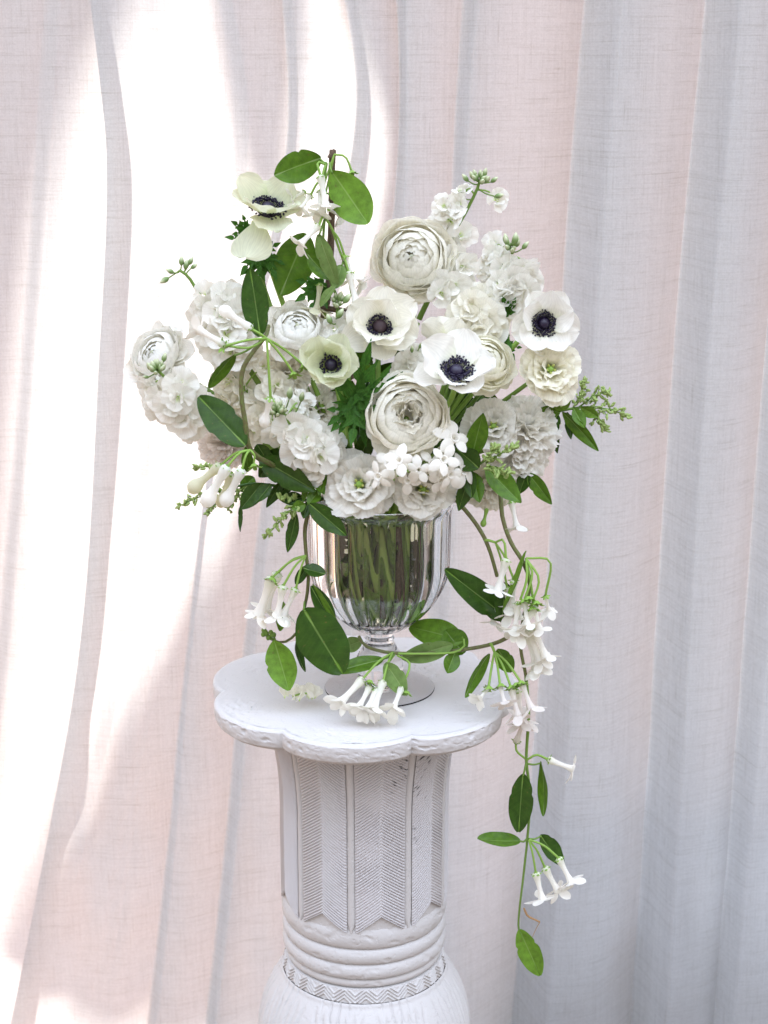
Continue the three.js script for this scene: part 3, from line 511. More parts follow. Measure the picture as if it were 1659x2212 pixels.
function stock(label, pts, florets, buds, o = {}) {
  const W = pts.map(([x, y, z]) => P(x, y, z)), t = thing('stock_spike', label, 'stock flower', W[0], o.group), r = rng(o.seed ?? 12), un = unit(W[0]);
  const c = new THREE.CatmullRomCurve3(W), q = V(), low = W[0].clone(), ax = W[1].clone().sub(W[0]).normalize();
  part(t, 'stem', tube(W, 0.0034, 0.0016, 8), GR.stem);
  stalk(t, low, ax, 0.003, GR.stem);
  for (const [x, y, z, s, ax2] of florets) {
    const p = P(x, y, z); let best = 1e9, at = V();
    for (let k = 0; k <= 20; k++) { c.getPoint(k / 20, q); const dd = q.distanceTo(p); if (dd < best) { best = dd; at = q.clone(); } }
    const dir = ax2 ? dirOf(ax2, p) : p.clone().sub(at).normalize().multiplyScalar(0.75).add(dirOf([(r() - 0.5) * 0.5, (r() - 0.3) * 0.5, 0.75], p)).normalize();
    floret(t, p.clone().addScaledVector(dir, -s * un * 0.35), dir, s * un, r, o);
    if (best > 0.012 && best < 0.06) part(t, 'flower_stalk', tube([at, at.clone().lerp(p, 0.5).add(V(0, 0.004, 0)), p.clone().addScaledVector(dir, -s * un * 0.4)], 0.0011, 0.0009, 5), GR.fresh);
  }
  const G = stockGeo();
  for (const [x, y, z, s, rx, uy, cz] of buds) { const p = P(x, y, z), d = dirOf([rx, uy, cz ?? 0.2], p); let best = 1e9, near = V(); for (let k = 0; k <= 24; k++) { c.getPoint(k / 24, q); const e = q.distanceTo(p); if (e < best) { best = e; near = q.clone(); } } if (best > 0.003 && best < 0.04) part(t, 'bud_stalk', tube([near, near.clone().lerp(p, 0.55).addScaledVector(d, -0.002), p.clone().addScaledVector(d, 0.001)], 0.0009, 0.0007, 5), GR.stem); part(t, 'bud', G.bud, BUD, basis(p, d, V(0.2, 0.3, 1), s * un * 0.9)); }
  return t;
}

// ------------------------------------------------------------------ leaves, tubular flowers, vines
function leafGeo(L, W, o, seed) {
  const sp = spine(o.bend ?? 0.2, o.curl ?? 0), th = o.th ?? 0.0005, p = o.p ?? 0.95, q = o.q ?? 0.62;
  const f = (side) => (u, v) => {
    const vv = 0.012 + v * 0.976, hw = (W / 2) * Math.pow(Math.max(1e-4, Math.sin(PI * Math.pow(vv, p))), q) * (1 + 0.06 * ns(u > 0 ? 3 : 8, v * 3.5, seed)) * (1 - 0.16 * Math.exp(-Math.pow((v - 0.35 - 0.3 * ns(seed, 2)) * 26, 2)) * (ns(seed * 1.7, u > 0 ? 4 : 9) > 0.12 ? 1 : 0));
    const x = u * hw, y = L * v, z = (o.fold ?? 0.22) * Math.abs(x) - 0.0008 * (1 - Math.abs(u)) + 0.03 * L * ns(u * 0.8 + 5, v * 2.2, seed) * Math.abs(u) + 0.006 * L * ns(u * 4, v * 9, seed) + side * th * (1 - u * u) * Math.sin(PI * clamp(v, 0.02, 0.98)), s = sp(v), rib = side * 0.0004 * Math.exp(-u * u * 90) * -1;
    const k0 = z + rib, tw = (o.twist ?? 0.9 * ns(seed * 3.3, 7)) * (v - 0.3), xx = x * Math.cos(tw) - k0 * Math.sin(tw), k = k0 * Math.cos(tw) + x * Math.sin(tw); return [xx, L * s[0] - k * Math.sin(s[2]), L * s[1] + k * Math.cos(s[2])];
  };
  const a = sheet(12, 18, f(1)), b = sheet(12, 18, f(-1));
  { const ix = b.index.array; for (let i = 0; i < ix.length; i += 3) { const x = ix[i]; ix[i] = ix[i + 1]; ix[i + 1] = x; } b.computeVertexNormals(); }
  const g = mergeGeometries([a, b], true); return g;
}
let leafSeed = 1;
function leaf(t, b, e, wpx, o = {}) {
  const B = P(...b), E = P(...e), d = E.clone().sub(B), L = d.length() * (1 + 0.06 * Math.abs(o.bend ?? 0.2)), W = wpx * unit(B), top = LF[o.c ?? 'mid'], under = LF[o.u ?? 'pale'];
  const f = camera.position.clone().sub(B).normalize(), m = basis(B, d, f).multiply(M4().makeRotationY(rad(o.roll ?? 0))), bend = o.bend ?? 0.25;
  m.multiply(M4().makeRotationX(-bend * 0.33));
  const l = part(t, o.name ?? 'leaf', leafGeo(L, W, { ...o, bend }, leafSeed++), [top, under], m);
  if (o.from) part(t, 'leaf_stalk', tube([P(...o.from), P(...o.from).lerp(B, 0.5).add(V(0, -0.002, 0.001)), B.clone().addScaledVector(d, 0.03)], 0.0013, 0.0011, 6), GR.stem);
  return l;
}
const lobeGeo = () => kind('lobe', () => variants((i) => {
  const f = (side) => (u, v) => { const hw = 0.43 * 0.5 * Math.pow(Math.sin(PI * Math.pow(0.03 + v * 0.965, 1.05)), 0.58), a = (i - 1.5) * 0.12, x = u * hw, y = 0.56 * v, z = -(0.3 + 0.3 * i) * 0.56 * v * v * 0.5 + side * 0.022 * Math.sqrt(Math.max(0, 1 - u * u)) * Math.sin(PI * clamp(v, 0.04, 0.97)) - 0.8 * x * x + a * x * v * 0.6; return [x, y, z, 1, 1, 1]; };
  const a = sheet(8, 10, f(1)), b = sheet(8, 10, f(-1)); { const ix = b.index.array; for (let k = 0; k < ix.length; k += 3) { const x = ix[k]; ix[k] = ix[k + 1]; ix[k + 1] = x; } b.computeVertexNormals(); }
  return mergeGeometries([a, b]);
}, 4));
const trumpet = () => kind('trumpet', () => {
  const pr = [[0.06, 0.0], [0.125, 0.05], [0.13, 0.16], [0.1, 0.3], [0.082, 0.5], [0.085, 0.7], [0.11, 0.85], [0.145, 0.95], [0.15, 1.0], [0.1, 0.985], [0.06, 0.9], [0.05, 0.7]];
  return lathe(14, 33, (a, v) => { const x = v * 11, k = Math.min(10, Math.floor(x)), f = x - k, w = 1 - 0.07 * Math.pow(Math.abs(Math.sin(a * 2.5)), 2) * smooth(0.5, 0.9, v); return [mix(pr[k][0], pr[k + 1][0], f) * w, mix(pr[k][1], pr[k + 1][1], f), 1, 1, mix(0.9, 1, smooth(0, 0.4, v))]; });
});
const budGeo = () => kind('budtube', () => {
  const pr = [[0.05, 0], [0.11, 0.05], [0.115, 0.15], [0.085, 0.32], [0.078, 0.5], [0.1, 0.63], [0.155, 0.75], [0.165, 0.84], [0.13, 0.93], [0.06, 0.985], [0.002, 1.0]];
  return lathe(14, 30, (a, v) => { const x = v * 10, k = Math.min(9, Math.floor(x)), f = x - k; return [mix(pr[k][0], pr[k + 1][0], f) * (1 - 0.06 * Math.pow(Math.abs(Math.sin(a * 2.5 + v * 2)), 3) * smooth(0.6, 0.75, v)), mix(pr[k][1], pr[k + 1][1], f), 1, 1, 1]; });
});
const calyxGeo = () => kind('calyx', () => mergeGeometries(variants((i) => { const g = petal({ L: 0.24, W: 0.14, p: 0.8, q: 0.7, base: 0.8, cup: 0.5, bend: -0.4, curl: -0.6, nu: 5, nv: 6 }, 20 + i); g.applyMatrix4(place(M4(), i * 1.257, 38, 0.07, -0.02)); return g; }, 5)));
let fs = 1;
function tubular(t, b, e, o = {}) {                                   // b: calyx end, e: mouth; o.bud closed, o.open angle of lobes
  const B = P(...b), E = P(...e), d = E.clone().sub(B), s = d.length(), r = rng(fs++ * 7), m = basis(B, d, V(r() - 0.5, r() - 0.5, 1), s), k = Math.min(1, 0.029 / s) * (o.k ?? 1) * (s < 0.024 ? 0.024 / s : 1);
  const f = part(t, o.bud ? 'bud' : 'flower', o.bud ? budGeo() : trumpet(), o.mat ?? MP.wax, m);
  if (!o.bud) for (let i = 0; i < 5; i++) part(f, 'lobe', lobeGeo()[Math.floor(r() * 4)], o.mat ?? MP.wax, place(m, i * 1.257 + (r() - 0.5) * 0.4, (o.open ?? 62) + (r() - 0.5) * 38, 0.09, 0.95, k * (0.82 + r() * 0.3), (r() - 0.5) * 0.7));
  part(f, 'calyx', calyxGeo(), GR.fresh, place(m, r(), 0, 0, 0, Math.min(1.15, 0.028 / s)));
  if (o.from) { const Fp = P(...o.from), c = Fp.clone().lerp(B, 0.45).add(V((o.sag?.[0] ?? 0) * 0.01, (o.sag?.[1] ?? 0.5) * 0.01, 0.002)); part(t, 'flower_stalk', tube([Fp, c, B.clone().addScaledVector(d, 0.03)], 0.00125, 0.0015, 6), GR.fresh); }
  return f;
}
function stemOf(t, pts, r0, r1, mat = VINE, name = 'stem') { return part(t, name, tube(pts.map((p) => P(...p)), r0, r1, 8, 0.12, pts[0][0]), mat); }

// anemone collar leaf: finely cut
function fernLeaf(t, b, e, wpx, seed, o = {}) {
  const B = P(...b), E = P(...e), d = E.clone().sub(B), L = d.length(), r = rng(seed), W = wpx * unit(B), gs = [];
  const lobe = (x, y, ang, l, w, lift) => { const g = sheet(4, 6, (u, v) => { const hw = w * 0.42 * Math.sin(PI * Math.pow(0.06 + v * 0.93, 0.62)) * (1 - 0.4 * v) + 0.0003; return [u * hw, l * v, 0.3 * Math.abs(u * hw) + lift * v * v * l]; }); g.rotateZ(-ang); g.translate(x, y, 0); gs.push(g); };
  const arm = (x0, y0, ang, len, n, w) => { for (let k = 0; k <= n; k++) { const f = k / n, x = x0 + Math.sin(ang) * len * f * 0.7, y = y0 + Math.cos(ang) * len * f * 0.7; if (k === n) lobe(x, y, ang, len * 0.36, w * 0.9, (r() - 0.5) * 0.8); else for (const s of [-1, 1]) lobe(x, y, ang + s * (0.55 + r() * 0.35), len * (0.42 - 0.12 * f), w * (0.75 + r() * 0.4), (r() - 0.5) * 1.2); } lobe(x0, y0, ang, len * 0.85, w * 0.7, 0); };
  arm(0, 0, 0, L, 3, W * 0.3); arm(0, L * 0.12, 0.75, L * 0.72, 2, W * 0.26); arm(0, L * 0.12, -0.75, L * 0.72, 2, W * 0.26);
  const f = camera.position.clone().sub(B).normalize();
  return part(t, 'leaf', mergeGeometries(gs), GR.fern, basis(B, d, f).multiply(M4().makeRotationY(rad(o.roll ?? 0))).multiply(M4().makeRotationX(rad(o.pitch ?? 0))));
}
// privet: a twig with pairs of leaves and a loose plume of buds
function plume(t, pts, spread, n, seed) {
  const c = new THREE.CatmullRomCurve3(pts.map((p) => P(...p))), r = rng(seed), gs = [], st = [tube(c.getPoints(8), 0.0011, 0.0006, 5)], un = unit(c.getPoint(0)), q = V(), tg = V();
  for (let i = 0; i < n; i++) {
    const k = 0.08 + 0.92 * (i / n); c.getPoint(k, q); c.getTangent(k, tg);
    const a = i * 2.4 + r(), side = V(Math.cos(a), Math.sin(a) * 0.8 + 0.1, Math.sin(a * 1.3) * 0.8).normalize(), len = spread * un * (1.05 - k * 0.8) * (0.6 + r() * 0.6), dir = side.addScaledVector(tg, 0.9).normalize(), e = q.clone().addScaledVector(dir, len);
    st.push(tube([q.clone(), q.clone().lerp(e, 0.5), e], 0.0005, 0.0004, 4));
    for (let m = 0; m < 4; m++) {
      const at = q.clone().lerp(e, 0.35 + 0.22 * m), b = new THREE.SphereGeometry(0.00115 + r() * 0.0006, 7, 6); b.scale(1, 2.1, 1);
      b.applyMatrix4(basis(at.clone().add(V((r() - 0.5) * 0.004, (r() - 0.5) * 0.004, (r() - 0.5) * 0.004)), dir.clone().add(V(r() - 0.5, r() - 0.5, r() - 0.5).multiplyScalar(1.3)), V(0.3, 0.2, 1))); gs.push(b);
    }
  }
  part(t, 'plume_stalk', mergeGeometries(st), GR.stem);
  part(t, 'flower_buds', mergeGeometries(gs), GR.panicle, M4(), 'stuff');
}

// ------------------------------------------------------------------ the bouquet: anemones
const LIME0 = [0.8, 0.95, 0.55];
anemone('pale green-white anemone tilted skywards at the upper left, one petal hanging down', 577, 462, 0.0, [0.12, 0.78, 0.66], 92, { seed: 1, mat: MP.lime, c0: [0.9, 1, 0.75], tilt: [62, 76], n: 8, az: 0.2, hint: V(1, 0, 0), cup: 0.3 });
{ const t = scene.children.at(-1), g = petal({ L: 0.062, W: 0.78, p: 1.35, q: 0.5, base: 0.35, cup: 0.34, bend: -0.4, curl: -0.35, ruf: 0.012, k: 5, nu: 14, nv: 16 }, 808), B = P(560, 478, 0.022); g.scale(0.055 / 0.062, 1, 1); const gg = petal({ L: 1, W: 0.95, p: 1.45, q: 0.5, base: 0.35, cup: -0.3, bend: 0.25, curl: 0.25, ruf: 0.012, k: 5, nu: 14, nv: 16, c0: [0.95, 1, 0.85] }, 808); part(t, 'drooping_petal', gg, MP.lime, basis(B, P(535, 555, 0.04).sub(B), V(-0.2, 0.5, 1), 0.050)); }
anemone('white anemone with ragged brown-black centre below the big upright ranunculus', 820, 708, 0.055, [0.05, 0.22, 1], 88, { seed: 2, brown: true, tilt: [50, 76], n: 12, mat: MP.ivory, c0: [0.9, 0.95, 0.72] });
anemone('cupped greenish-cream anemone with glossy dark eye and pale ring, centre left', 717, 790, 0.105, [-0.12, 0.16, 1], 82, { seed: 3, mat: MP.lime, c0: [0.82, 0.95, 0.6], tilt: [42, 58], cup: 0.5, n: 9, paleRing: true });
anemone('white anemone with broad black centre between the cupped ranunculus and the cream one', 984, 812, 0.12, [0.1, 0.62, 0.75], 96, { seed: 44, tilt: [62, 80], n: 8, c0: [0.93, 0.95, 0.86], az: 0.35 });
anemone('white anemone with round navy-black eye at the right edge of the bouquet', 1170, 700, 0.05, [0.34, 0.12, 1], 76, { seed: 5, tilt: [66, 80], n: 10, c0: [0.92, 0.96, 0.84] });
anemone('white flower turned away to show its pale green back, above the cream ranunculus', 965, 748, 0.035, [-0.05, 0.75, -0.6], 66, { seed: 6, back: true, mat: MP.ivory, c0: [0.7, 0.9, 0.45], tilt: [48, 60], n: 7 });

// ------------------------------------------------------------------ ranunculus
ranunculus('large upright white ranunculus with tight spiral heart, topmost round bloom', 890, 556, -0.02, [-0.1, 0.16, 1], 90, { seed: 11, n: 34, ruf: 0.035, lip: 0.1, mat: MP.ivory, skirt: 12, skirtTilt: 64 });
ranunculus('white ranunculus with folded petals beside the upright dark leaf', 641, 704, 0.035, [0.05, 0.55, 0.8], 68, { seed: 12, n: 26, ruf: 0.06, lip: 0.12, skirtTilt: 80 });
ranunculus('wide open cup-shaped creamy ranunculus at the centre of the bouquet', 880, 896, 0.115, [0.06, 0.2, 1], 94, { seed: 13, n: 30, mat: MP.ivory, k0: 0.28, heart: true, flare: 0.05, drop: 0.0, rim: 0.84, ruf: 0.035, skirt: 9, skirtTilt: 58 });
ranunculus('cream-yellow ranunculus half behind the black-centred anemone, right of centre', 1050, 775, 0.06, [0.3, 0.45, 0.8], 70, { seed: 14, n: 30, mat: MP.cream, ruf: 0.035, skirtTilt: 74 });
ranunculus('shaggy white ranunculus seen from the side, far left of the bouquet', 330, 762, -0.02, [-0.45, 0.35, 0.55], 74, { seed: 15, n: 24, ruf: 0.07, lip: 0.2, skirt: 16, skirtTilt: 66, mat: MP.white });

// ------------------------------------------------------------------ lisianthus and carnations
frilled('lisianthus', 'cream frilled lisianthus with yellow-green throat below the right anemone', 'lisianthus', 1190, 797, 0.07, [0.2, 0.1, 1], 70, { seed: 21, eye: true, mat: MP.cream, n: 22 });
frilled('lisianthus', 'white frilled lisianthus over the left front of the vase rim', 'lisianthus', 775, 1046, 0.105, [-0.18, 0.12, 1], 76, { seed: 22, eye: true, n: 26 });
frilled('lisianthus', 'white frilled lisianthus over the right front of the vase rim, green throat showing', 'lisianthus', 915, 1058, 0.105, [0.15, 0.05, 1], 70, { seed: 23, eye: true, n: 26 });
frilled('lisianthus', 'white frilled lisianthus with a yellow spot, half behind the broad privet leaf', 'lisianthus', 1066, 920, 0.05, [0.05, 0.2, 1], 64, { seed: 24, eye: true, n: 22 });
frilled('carnation', 'fringed white carnation, upper one of the pair at the lower right', 'carnation', 1140, 918, 0.035, [0.25, 0.3, 0.9], 72, { seed: 31, carnation: true, n: 30 });
frilled('carnation', 'fringed white carnation, lower one of the pair at the lower right', 'carnation', 1128, 990, 0.035, [0.3, -0.25, 0.9], 66, { seed: 32, carnation: true, n: 28 });
frilled('carnation', 'blush carnation peeping out behind the dark oval leaf at the left', 'carnation', 478, 960, -0.06, [-0.4, -0.1, 0.9], 56, { seed: 33, carnation: true, n: 34, mat: MP.blush });
frilled('carnation', 'white carnation deep in the bouquet, just left of the cupped anemone', 'carnation', 618, 800, 0.01, [-0.1, 0.2, 1], 52, { seed: 34, carnation: true, n: 34, mat: MP.ivory });
frilled('carnation', 'white carnation low on the right, hanging behind the privet leaves', 'carnation', 1062, 1052, 0.0, [0.2, -0.3, 1], 52, { seed: 35, carnation: true, n: 32, mat: MP.ivory });
frilled('carnation', 'pale white carnation behind the bent brown vine at the left', 'carnation', 515, 835, -0.03, [-0.3, 0, 1], 54, { seed: 36, carnation: true, n: 34, mat: MP.ivory });
frilled('carnation', 'white carnation in the shade behind the central green leaves', 'carnation', 690, 880, 0.0, [0, 0.2, 1], 55, { seed: 37, carnation: true, n: 30, mat: MP.ivory });

// ------------------------------------------------------------------ stock
const bunch = (x, y, z, s, n, seed) => { const r = rng(seed), b = []; for (let i = 0; i < n; i++) { const a = i * 2.4 + r(); const k = 0.6 * ((i + 0.5) / n) + 0.1; b.push([x + Math.cos(a) * s * k, y - Math.sin(a) * s * k * 0.8, z, r() * 9 + 19 , Math.cos(a) * 0.4, 0.6 + 0.5 * Math.sin(a), 0.5]); } return b; };
stock('white stock spike reaching left below the shaggy ranunculus, green buds at its tip', [[560, 950, -0.01], [450, 880, 0.0], [385, 840, 0.01], [338, 798, 0.02]],
  [[322, 842, 0.0, 30], [352, 858, 0.02, 36], [392, 835, 0.03, 38], [372, 876, 0.035, 42], [412, 872, 0.03, 40], [350, 890, 0.01, 36], [395, 905, 0.03, 40], [430, 850, 0.0, 34], [422, 915, 0.01, 36], [368, 812, 0.0, 32], [440, 895, -0.01, 36], [330, 870, -0.01, 30], [405, 935, 0, 30], [385, 860, 0.045, 34]],
  [...bunch(340, 800, 0.03, 17, 10, 1), [352, 782, 0.03, 24, 0.3, 1, 0.3], [322, 815, 0.03, 16, -1, 0.1]], { seed: 41 });
stock('full white stock cluster at the upper left with a thin budded shoot rising from it', [[560, 830, 0.0], [500, 740, 0.0], [436, 645, 0.0], [405, 596, 0.0], [388, 584, 0.0]],
  [[455, 640, 0.0, 38], [492, 640, 0.01, 40], [520, 655, 0.01, 38], [445, 675, 0.01, 40], [482, 676, 0.025, 44], [515, 690, 0.02, 42], [452, 710, 0.015, 42], [488, 718, 0.03, 44], [525, 728, 0.02, 40], [465, 745, 0.01, 42], [500, 760, 0.02, 42], [535, 765, 0.01, 36], [476, 775, 0.0, 38], [510, 632, -0.01, 32], [435, 690, -0.01, 34], [530, 700, -0.01, 36], [512, 790, 0.0, 36]],
  [[400, 582, 0, 26, 0.2, 1], [392, 574, 0.0, 24, 0.0, 1], [408, 572, 0, 22, 0.5, 1], [376, 590, 0, 22, -1, 0.5], [365, 600, 0, 26, -0.9, -0.5], [412, 580, 0, 20, 0.9, 0.6]], { seed: 42 });
stock('white stock spike in the lower left centre with grey-green buds pointing up', [[720, 1030, 0.06], [685, 975, 0.085], [645, 920, 0.09], [600, 885, 0.085]],
  [[600, 940, 0.07, 38], [632, 935, 0.10, 42], [660, 950, 0.11, 42], [700, 950, 0.1, 42], [722, 985, 0.09, 38], [690, 985, 0.115, 42], [650, 985, 0.105, 42], [672, 1012, 0.1, 40], [705, 1020, 0.09, 38], [640, 880, 0.075, 34], [665, 900, 0.07, 36], [580, 915, 0.06, 32], [625, 960, 0.08, 36], [720, 945, 0.08, 36], [610, 870, 0.06, 30], [655, 860, 0.06, 32]],
  [...bunch(598, 890, 0.1, 20, 11, 2), [625, 862, 0.1, 30, 0.1, 1], [650, 868, 0.1, 26, 0.2, 1]], { seed: 43 });
stock('tall white stock shoot leaning right above the upright ranunculus, tip in green bud', [[905, 690, -0.04], [955, 580, -0.04], [968, 525, -0.04], [1005, 460, -0.04], [1030, 410, -0.04], [1036, 392, -0.04]],
  [[958, 445, -0.03, 30], [985, 440, -0.03, 34], [970, 472, -0.03, 36], [950, 470, -0.05, 30], [965, 510, -0.05, 40], [995, 505, -0.06, 38], [1000, 408, -0.04, 26, [-0.3, 0.9, 0.4]], [1078, 432, -0.04, 26, [0.5, 0.1, 0.7]], [985, 560, -0.03, 36], [1005, 580, -0.02, 38], [975, 618, -0.005, 40, [0, -0.3, 1]], [955, 635, 0.0, 34], [995, 610, -0.02, 36], [950, 600, -0.03, 34]],
  [...bunch(1036, 388, -0.035, 18, 11, 3), [1060, 394, -0.04, 22, 0.8, 0.6], [1012, 392, -0.04, 24, -0.7, 0.8], [1068, 425, -0.03, 24, 0.9, 0.2], [998, 425, -0.035, 22, -0.3, 0.9]], { seed: 44 });
stock('white stock spike on the right, upright grey-green buds above the right anemone', [[1005, 740, -0.02], [1040, 640, -0.02], [1075, 590, -0.02], [1108, 545, -0.02]],
  [[1062, 545, -0.03, 34], [1075, 565, -0.02, 36], [1050, 570, -0.03, 34], [1095, 585, -0.01, 36], [1122, 590, -0.01, 38], [1138, 610, -0.01, 38], [1110, 615, 0.0, 40], [1082, 615, -0.0, 36], [1128, 635, 0.0, 38], [1095, 640, 0.005, 36], [1060, 610, -0.02, 32], [1142, 580, -0.03, 30], [1065, 525, -0.04, 30], [1110, 660, -0.0, 34]],
  [...bunch(1106, 535, -0.01, 17, 9, 4), [1095, 528, -0.01, 28, -0.2, 1], [1112, 528, 0, 30, 0.1, 1], [1128, 538, -0.01, 24, 0.7, 0.8]], { seed: 45 });
stock('dense mass of white stock florets left of the right-hand anemone', [[990, 800, 0.01], [1005, 740, 0.0], [1030, 690, 0.0], [1050, 650, -0.01]],
  [[1000, 655, 0.0, 38], [1030, 648, 0.0, 40], [1055, 655, 0.0, 40], [1010, 680, 0.02, 44], [1045, 685, 0.02, 44], [1075, 672, 0.0, 38], [985, 690, 0.0, 38], [1000, 712, 0.02, 40], [1030, 715, 0.025, 42], [1062, 710, 0.015, 42], [1080, 695, 0.0, 36], [985, 720, 0.01, 36], [1020, 660, 0.02, 40], [1068, 640, -0.01, 34]], [], { seed: 46, mat: MP.ivory });
stock('white stock florets deep at the left, under the thin diagonal leaf', [[620, 930, 0.0], [560, 870, 0.0], [520, 830, 0.0], [490, 800, 0.0]],
  [[490, 830, 0.0, 36], [515, 860, 0.0, 38], [480, 860, -0.01, 34], [540, 840, 0.0, 36], [545, 885, 0.01, 36], [565, 910, 0.02, 36], [590, 850, 0.02, 36], [520, 900, 0.0, 34], [575, 790, 0.01, 34], [600, 830, 0.03, 32], [505, 930, -0.02, 36], [545, 935, 0.0, 36]], [], { seed: 47, mat: MP.ivory });
stock('small white stock sprig with striped green buds below the twig, left of the brown-centred anemone', [[745, 780, 0.01], [735, 720, 0.02], [728, 690, 0.02], [730, 660, 0.02]],
  [[722, 712, 0.03, 28], [735, 740, 0.03, 30], [748, 700, 0.02, 26]], [...bunch(728, 655, 0.02, 16, 9, 6), [728, 688, 0.035, 30, 0.5, 0.8], [742, 655, 0.03, 30, 0.6, 0.8], [716, 700, 0.035, 28, -0.4, 0.9]], { seed: 48 });
stock('little greenish stock sprig in the gap right of the brown-centred anemone', [[880, 860, 0.04], [862, 820, 0.05], [880, 780, 0.05], [905, 760, 0.05]],
  [[868, 800, 0.06, 28], [885, 785, 0.06, 30], [850, 825, 0.05, 28], [895, 765, 0.055, 24]], [[905, 752, 0.06, 20, 0.6, 0.7], [890, 762, 0.06, 18, 0, 1]], { seed: 49 });

// ------------------------------------------------------------------ stephanotis vines
{ // the tall brown twig with its twining vine
  const t = thing('brown_twig', 'upright brown woody twig rising from the top of the bouquet', 'twig', P(715, 665, -0.01));
  part(t, 'stem', tube([P(760, 820, 0), P(700, 700, -0.01), P(708, 640, -0.01), P(714, 540, -0.012), P(717, 430, -0.01), P(716, 380, -0.01), P(719, 324, -0.008)], 0.0042, 0.0040, 10, 0.18, 3), BARK);
  part(t, 'broken_tip', tube([P(712, 342, -0.006), P(716, 332, -0.006), P(722, 322, -0.006)], 0.0032, 0.0008, 8, 0.3, 5), BARK);
  part(t, 'side_branch', tube([P(680, 664, 0.0), P(710, 667, 0.005), P(745, 672, 0.01), P(790, 690, 0.02)], 0.0030, 0.0036, 8, 0.25, 7), BARK);
}
{
  const t = thing('flowering_vine', 'green vine of white trumpet flowers and oval leaves climbing the brown twig', 'vine', P(720, 660, 0));
  stemOf(t, [[735, 660, 0.01], [700, 560, 0.004], [702, 450, 0.006], [700, 400, 0.006], [706, 352, 0.004]], 0.0016, 0.0013, GR.stem);
  stemOf(t, [[702, 470, 0.008], [715, 490, 0.01], [735, 545, 0.01], [748, 580, 0.01], [760, 640, 0.02]], 0.0015, 0.0013, GR.fresh);
  leaf(t, [694, 342, 0.0], [592, 378, 0.02], 68, { c: 'mid', bend: 0.5, roll: -10, from: [706, 352, 0.0], fold: 0.1 });
  leaf(t, [716, 370, 0.008], [795, 482, 0.025], 86, { c: 'bright', u: 'bright', bend: 0.3, roll: 8, fold: 0.06, from: [712, 352, 0.0], p: 1.1 });
  leaf(t, [662, 505, -0.012], [606, 636, 0.0], 88, { c: 'mid', bend: 0.2, roll: -6, fold: 0.08 });
  leaf(t, [688, 506, 0.03], [728, 618, 0.03], 40, { c: 'pale', bend: -0.2, roll: 22, fold: 0.2, from: [702, 470, 0.01] });
  leaf(t, [664, 548, 0.02], [712, 602, 0.02], 42, { c: 'mid', bend: 0.3, roll: -20 });
  leaf(t, [738, 572, 0.02], [724, 622, 0.03], 36, { c: 'pale', bend: -0.3, roll: 10, from: [742, 560, 0.01] });
  leaf(t, [726, 616, 0.03], [690, 660, 0.03], 24, { c: 'pale', bend: -0.4, roll: 40 });
  const top = [703, 356, 0.006];
  tubular(t, [692, 378, 0.016], [704, 446, 0.026], { from: top, open: 50, sag: [-0.6, 0.8] });
  tubular(t, [694, 410, 0.01], [686, 462, 0.02], { from: top, open: 50 });
  tubular(t, [672, 420, 0.005], [650, 450, 0.015], { from: [700, 390, 0.006], open: 60, mat: MP.wax });
  tubular(t, [660, 414, -0.005], [630, 428, 0.0], { open: 55 });
  tubular(t, [690, 486, 0.03], [648, 528, 0.045], { from: [704, 470, 0.01], open: 48 });
  tubular(t, [708, 450, -0.005], [735, 468, -0.01], { open: 60 });
  tubular(t, [744, 552, 0.012], [762, 600, 0.015], { from: [720, 500, 0.01], open: 50 });
  tubular(t, [752, 586, 0.02], [770, 655, 0.03], { from: [736, 548, 0.01], open: 50 });
  tubular(t, [758, 590, 0.01], [782, 612, 0.005], { open: 65 });
  tubular(t, [692, 612, 0.01], [684, 668, 0.015], { open: 40, mat: MP.waxgreen });
  const by = [[760, 370, 0, 745, 338], [700, 415, 0.01, 700, 400], [695, 440, 0.01, 700, 430]];
  for (const [x, y, z, fx, fy] of by) { part(t, 'calyx', calyxGeo(), GR.fresh, basis(P(x, y, z), dirOf([0.2, -1, 0.1], P(x, y, z)), V(0, 0, 1), 0.03)); part(t, 'flower_stalk', tube([P(722, 334, -0.004), P(fx, fy, 0), P(x, y, z)], 0.0012, 0.0013, 6), GR.fresh); }
}
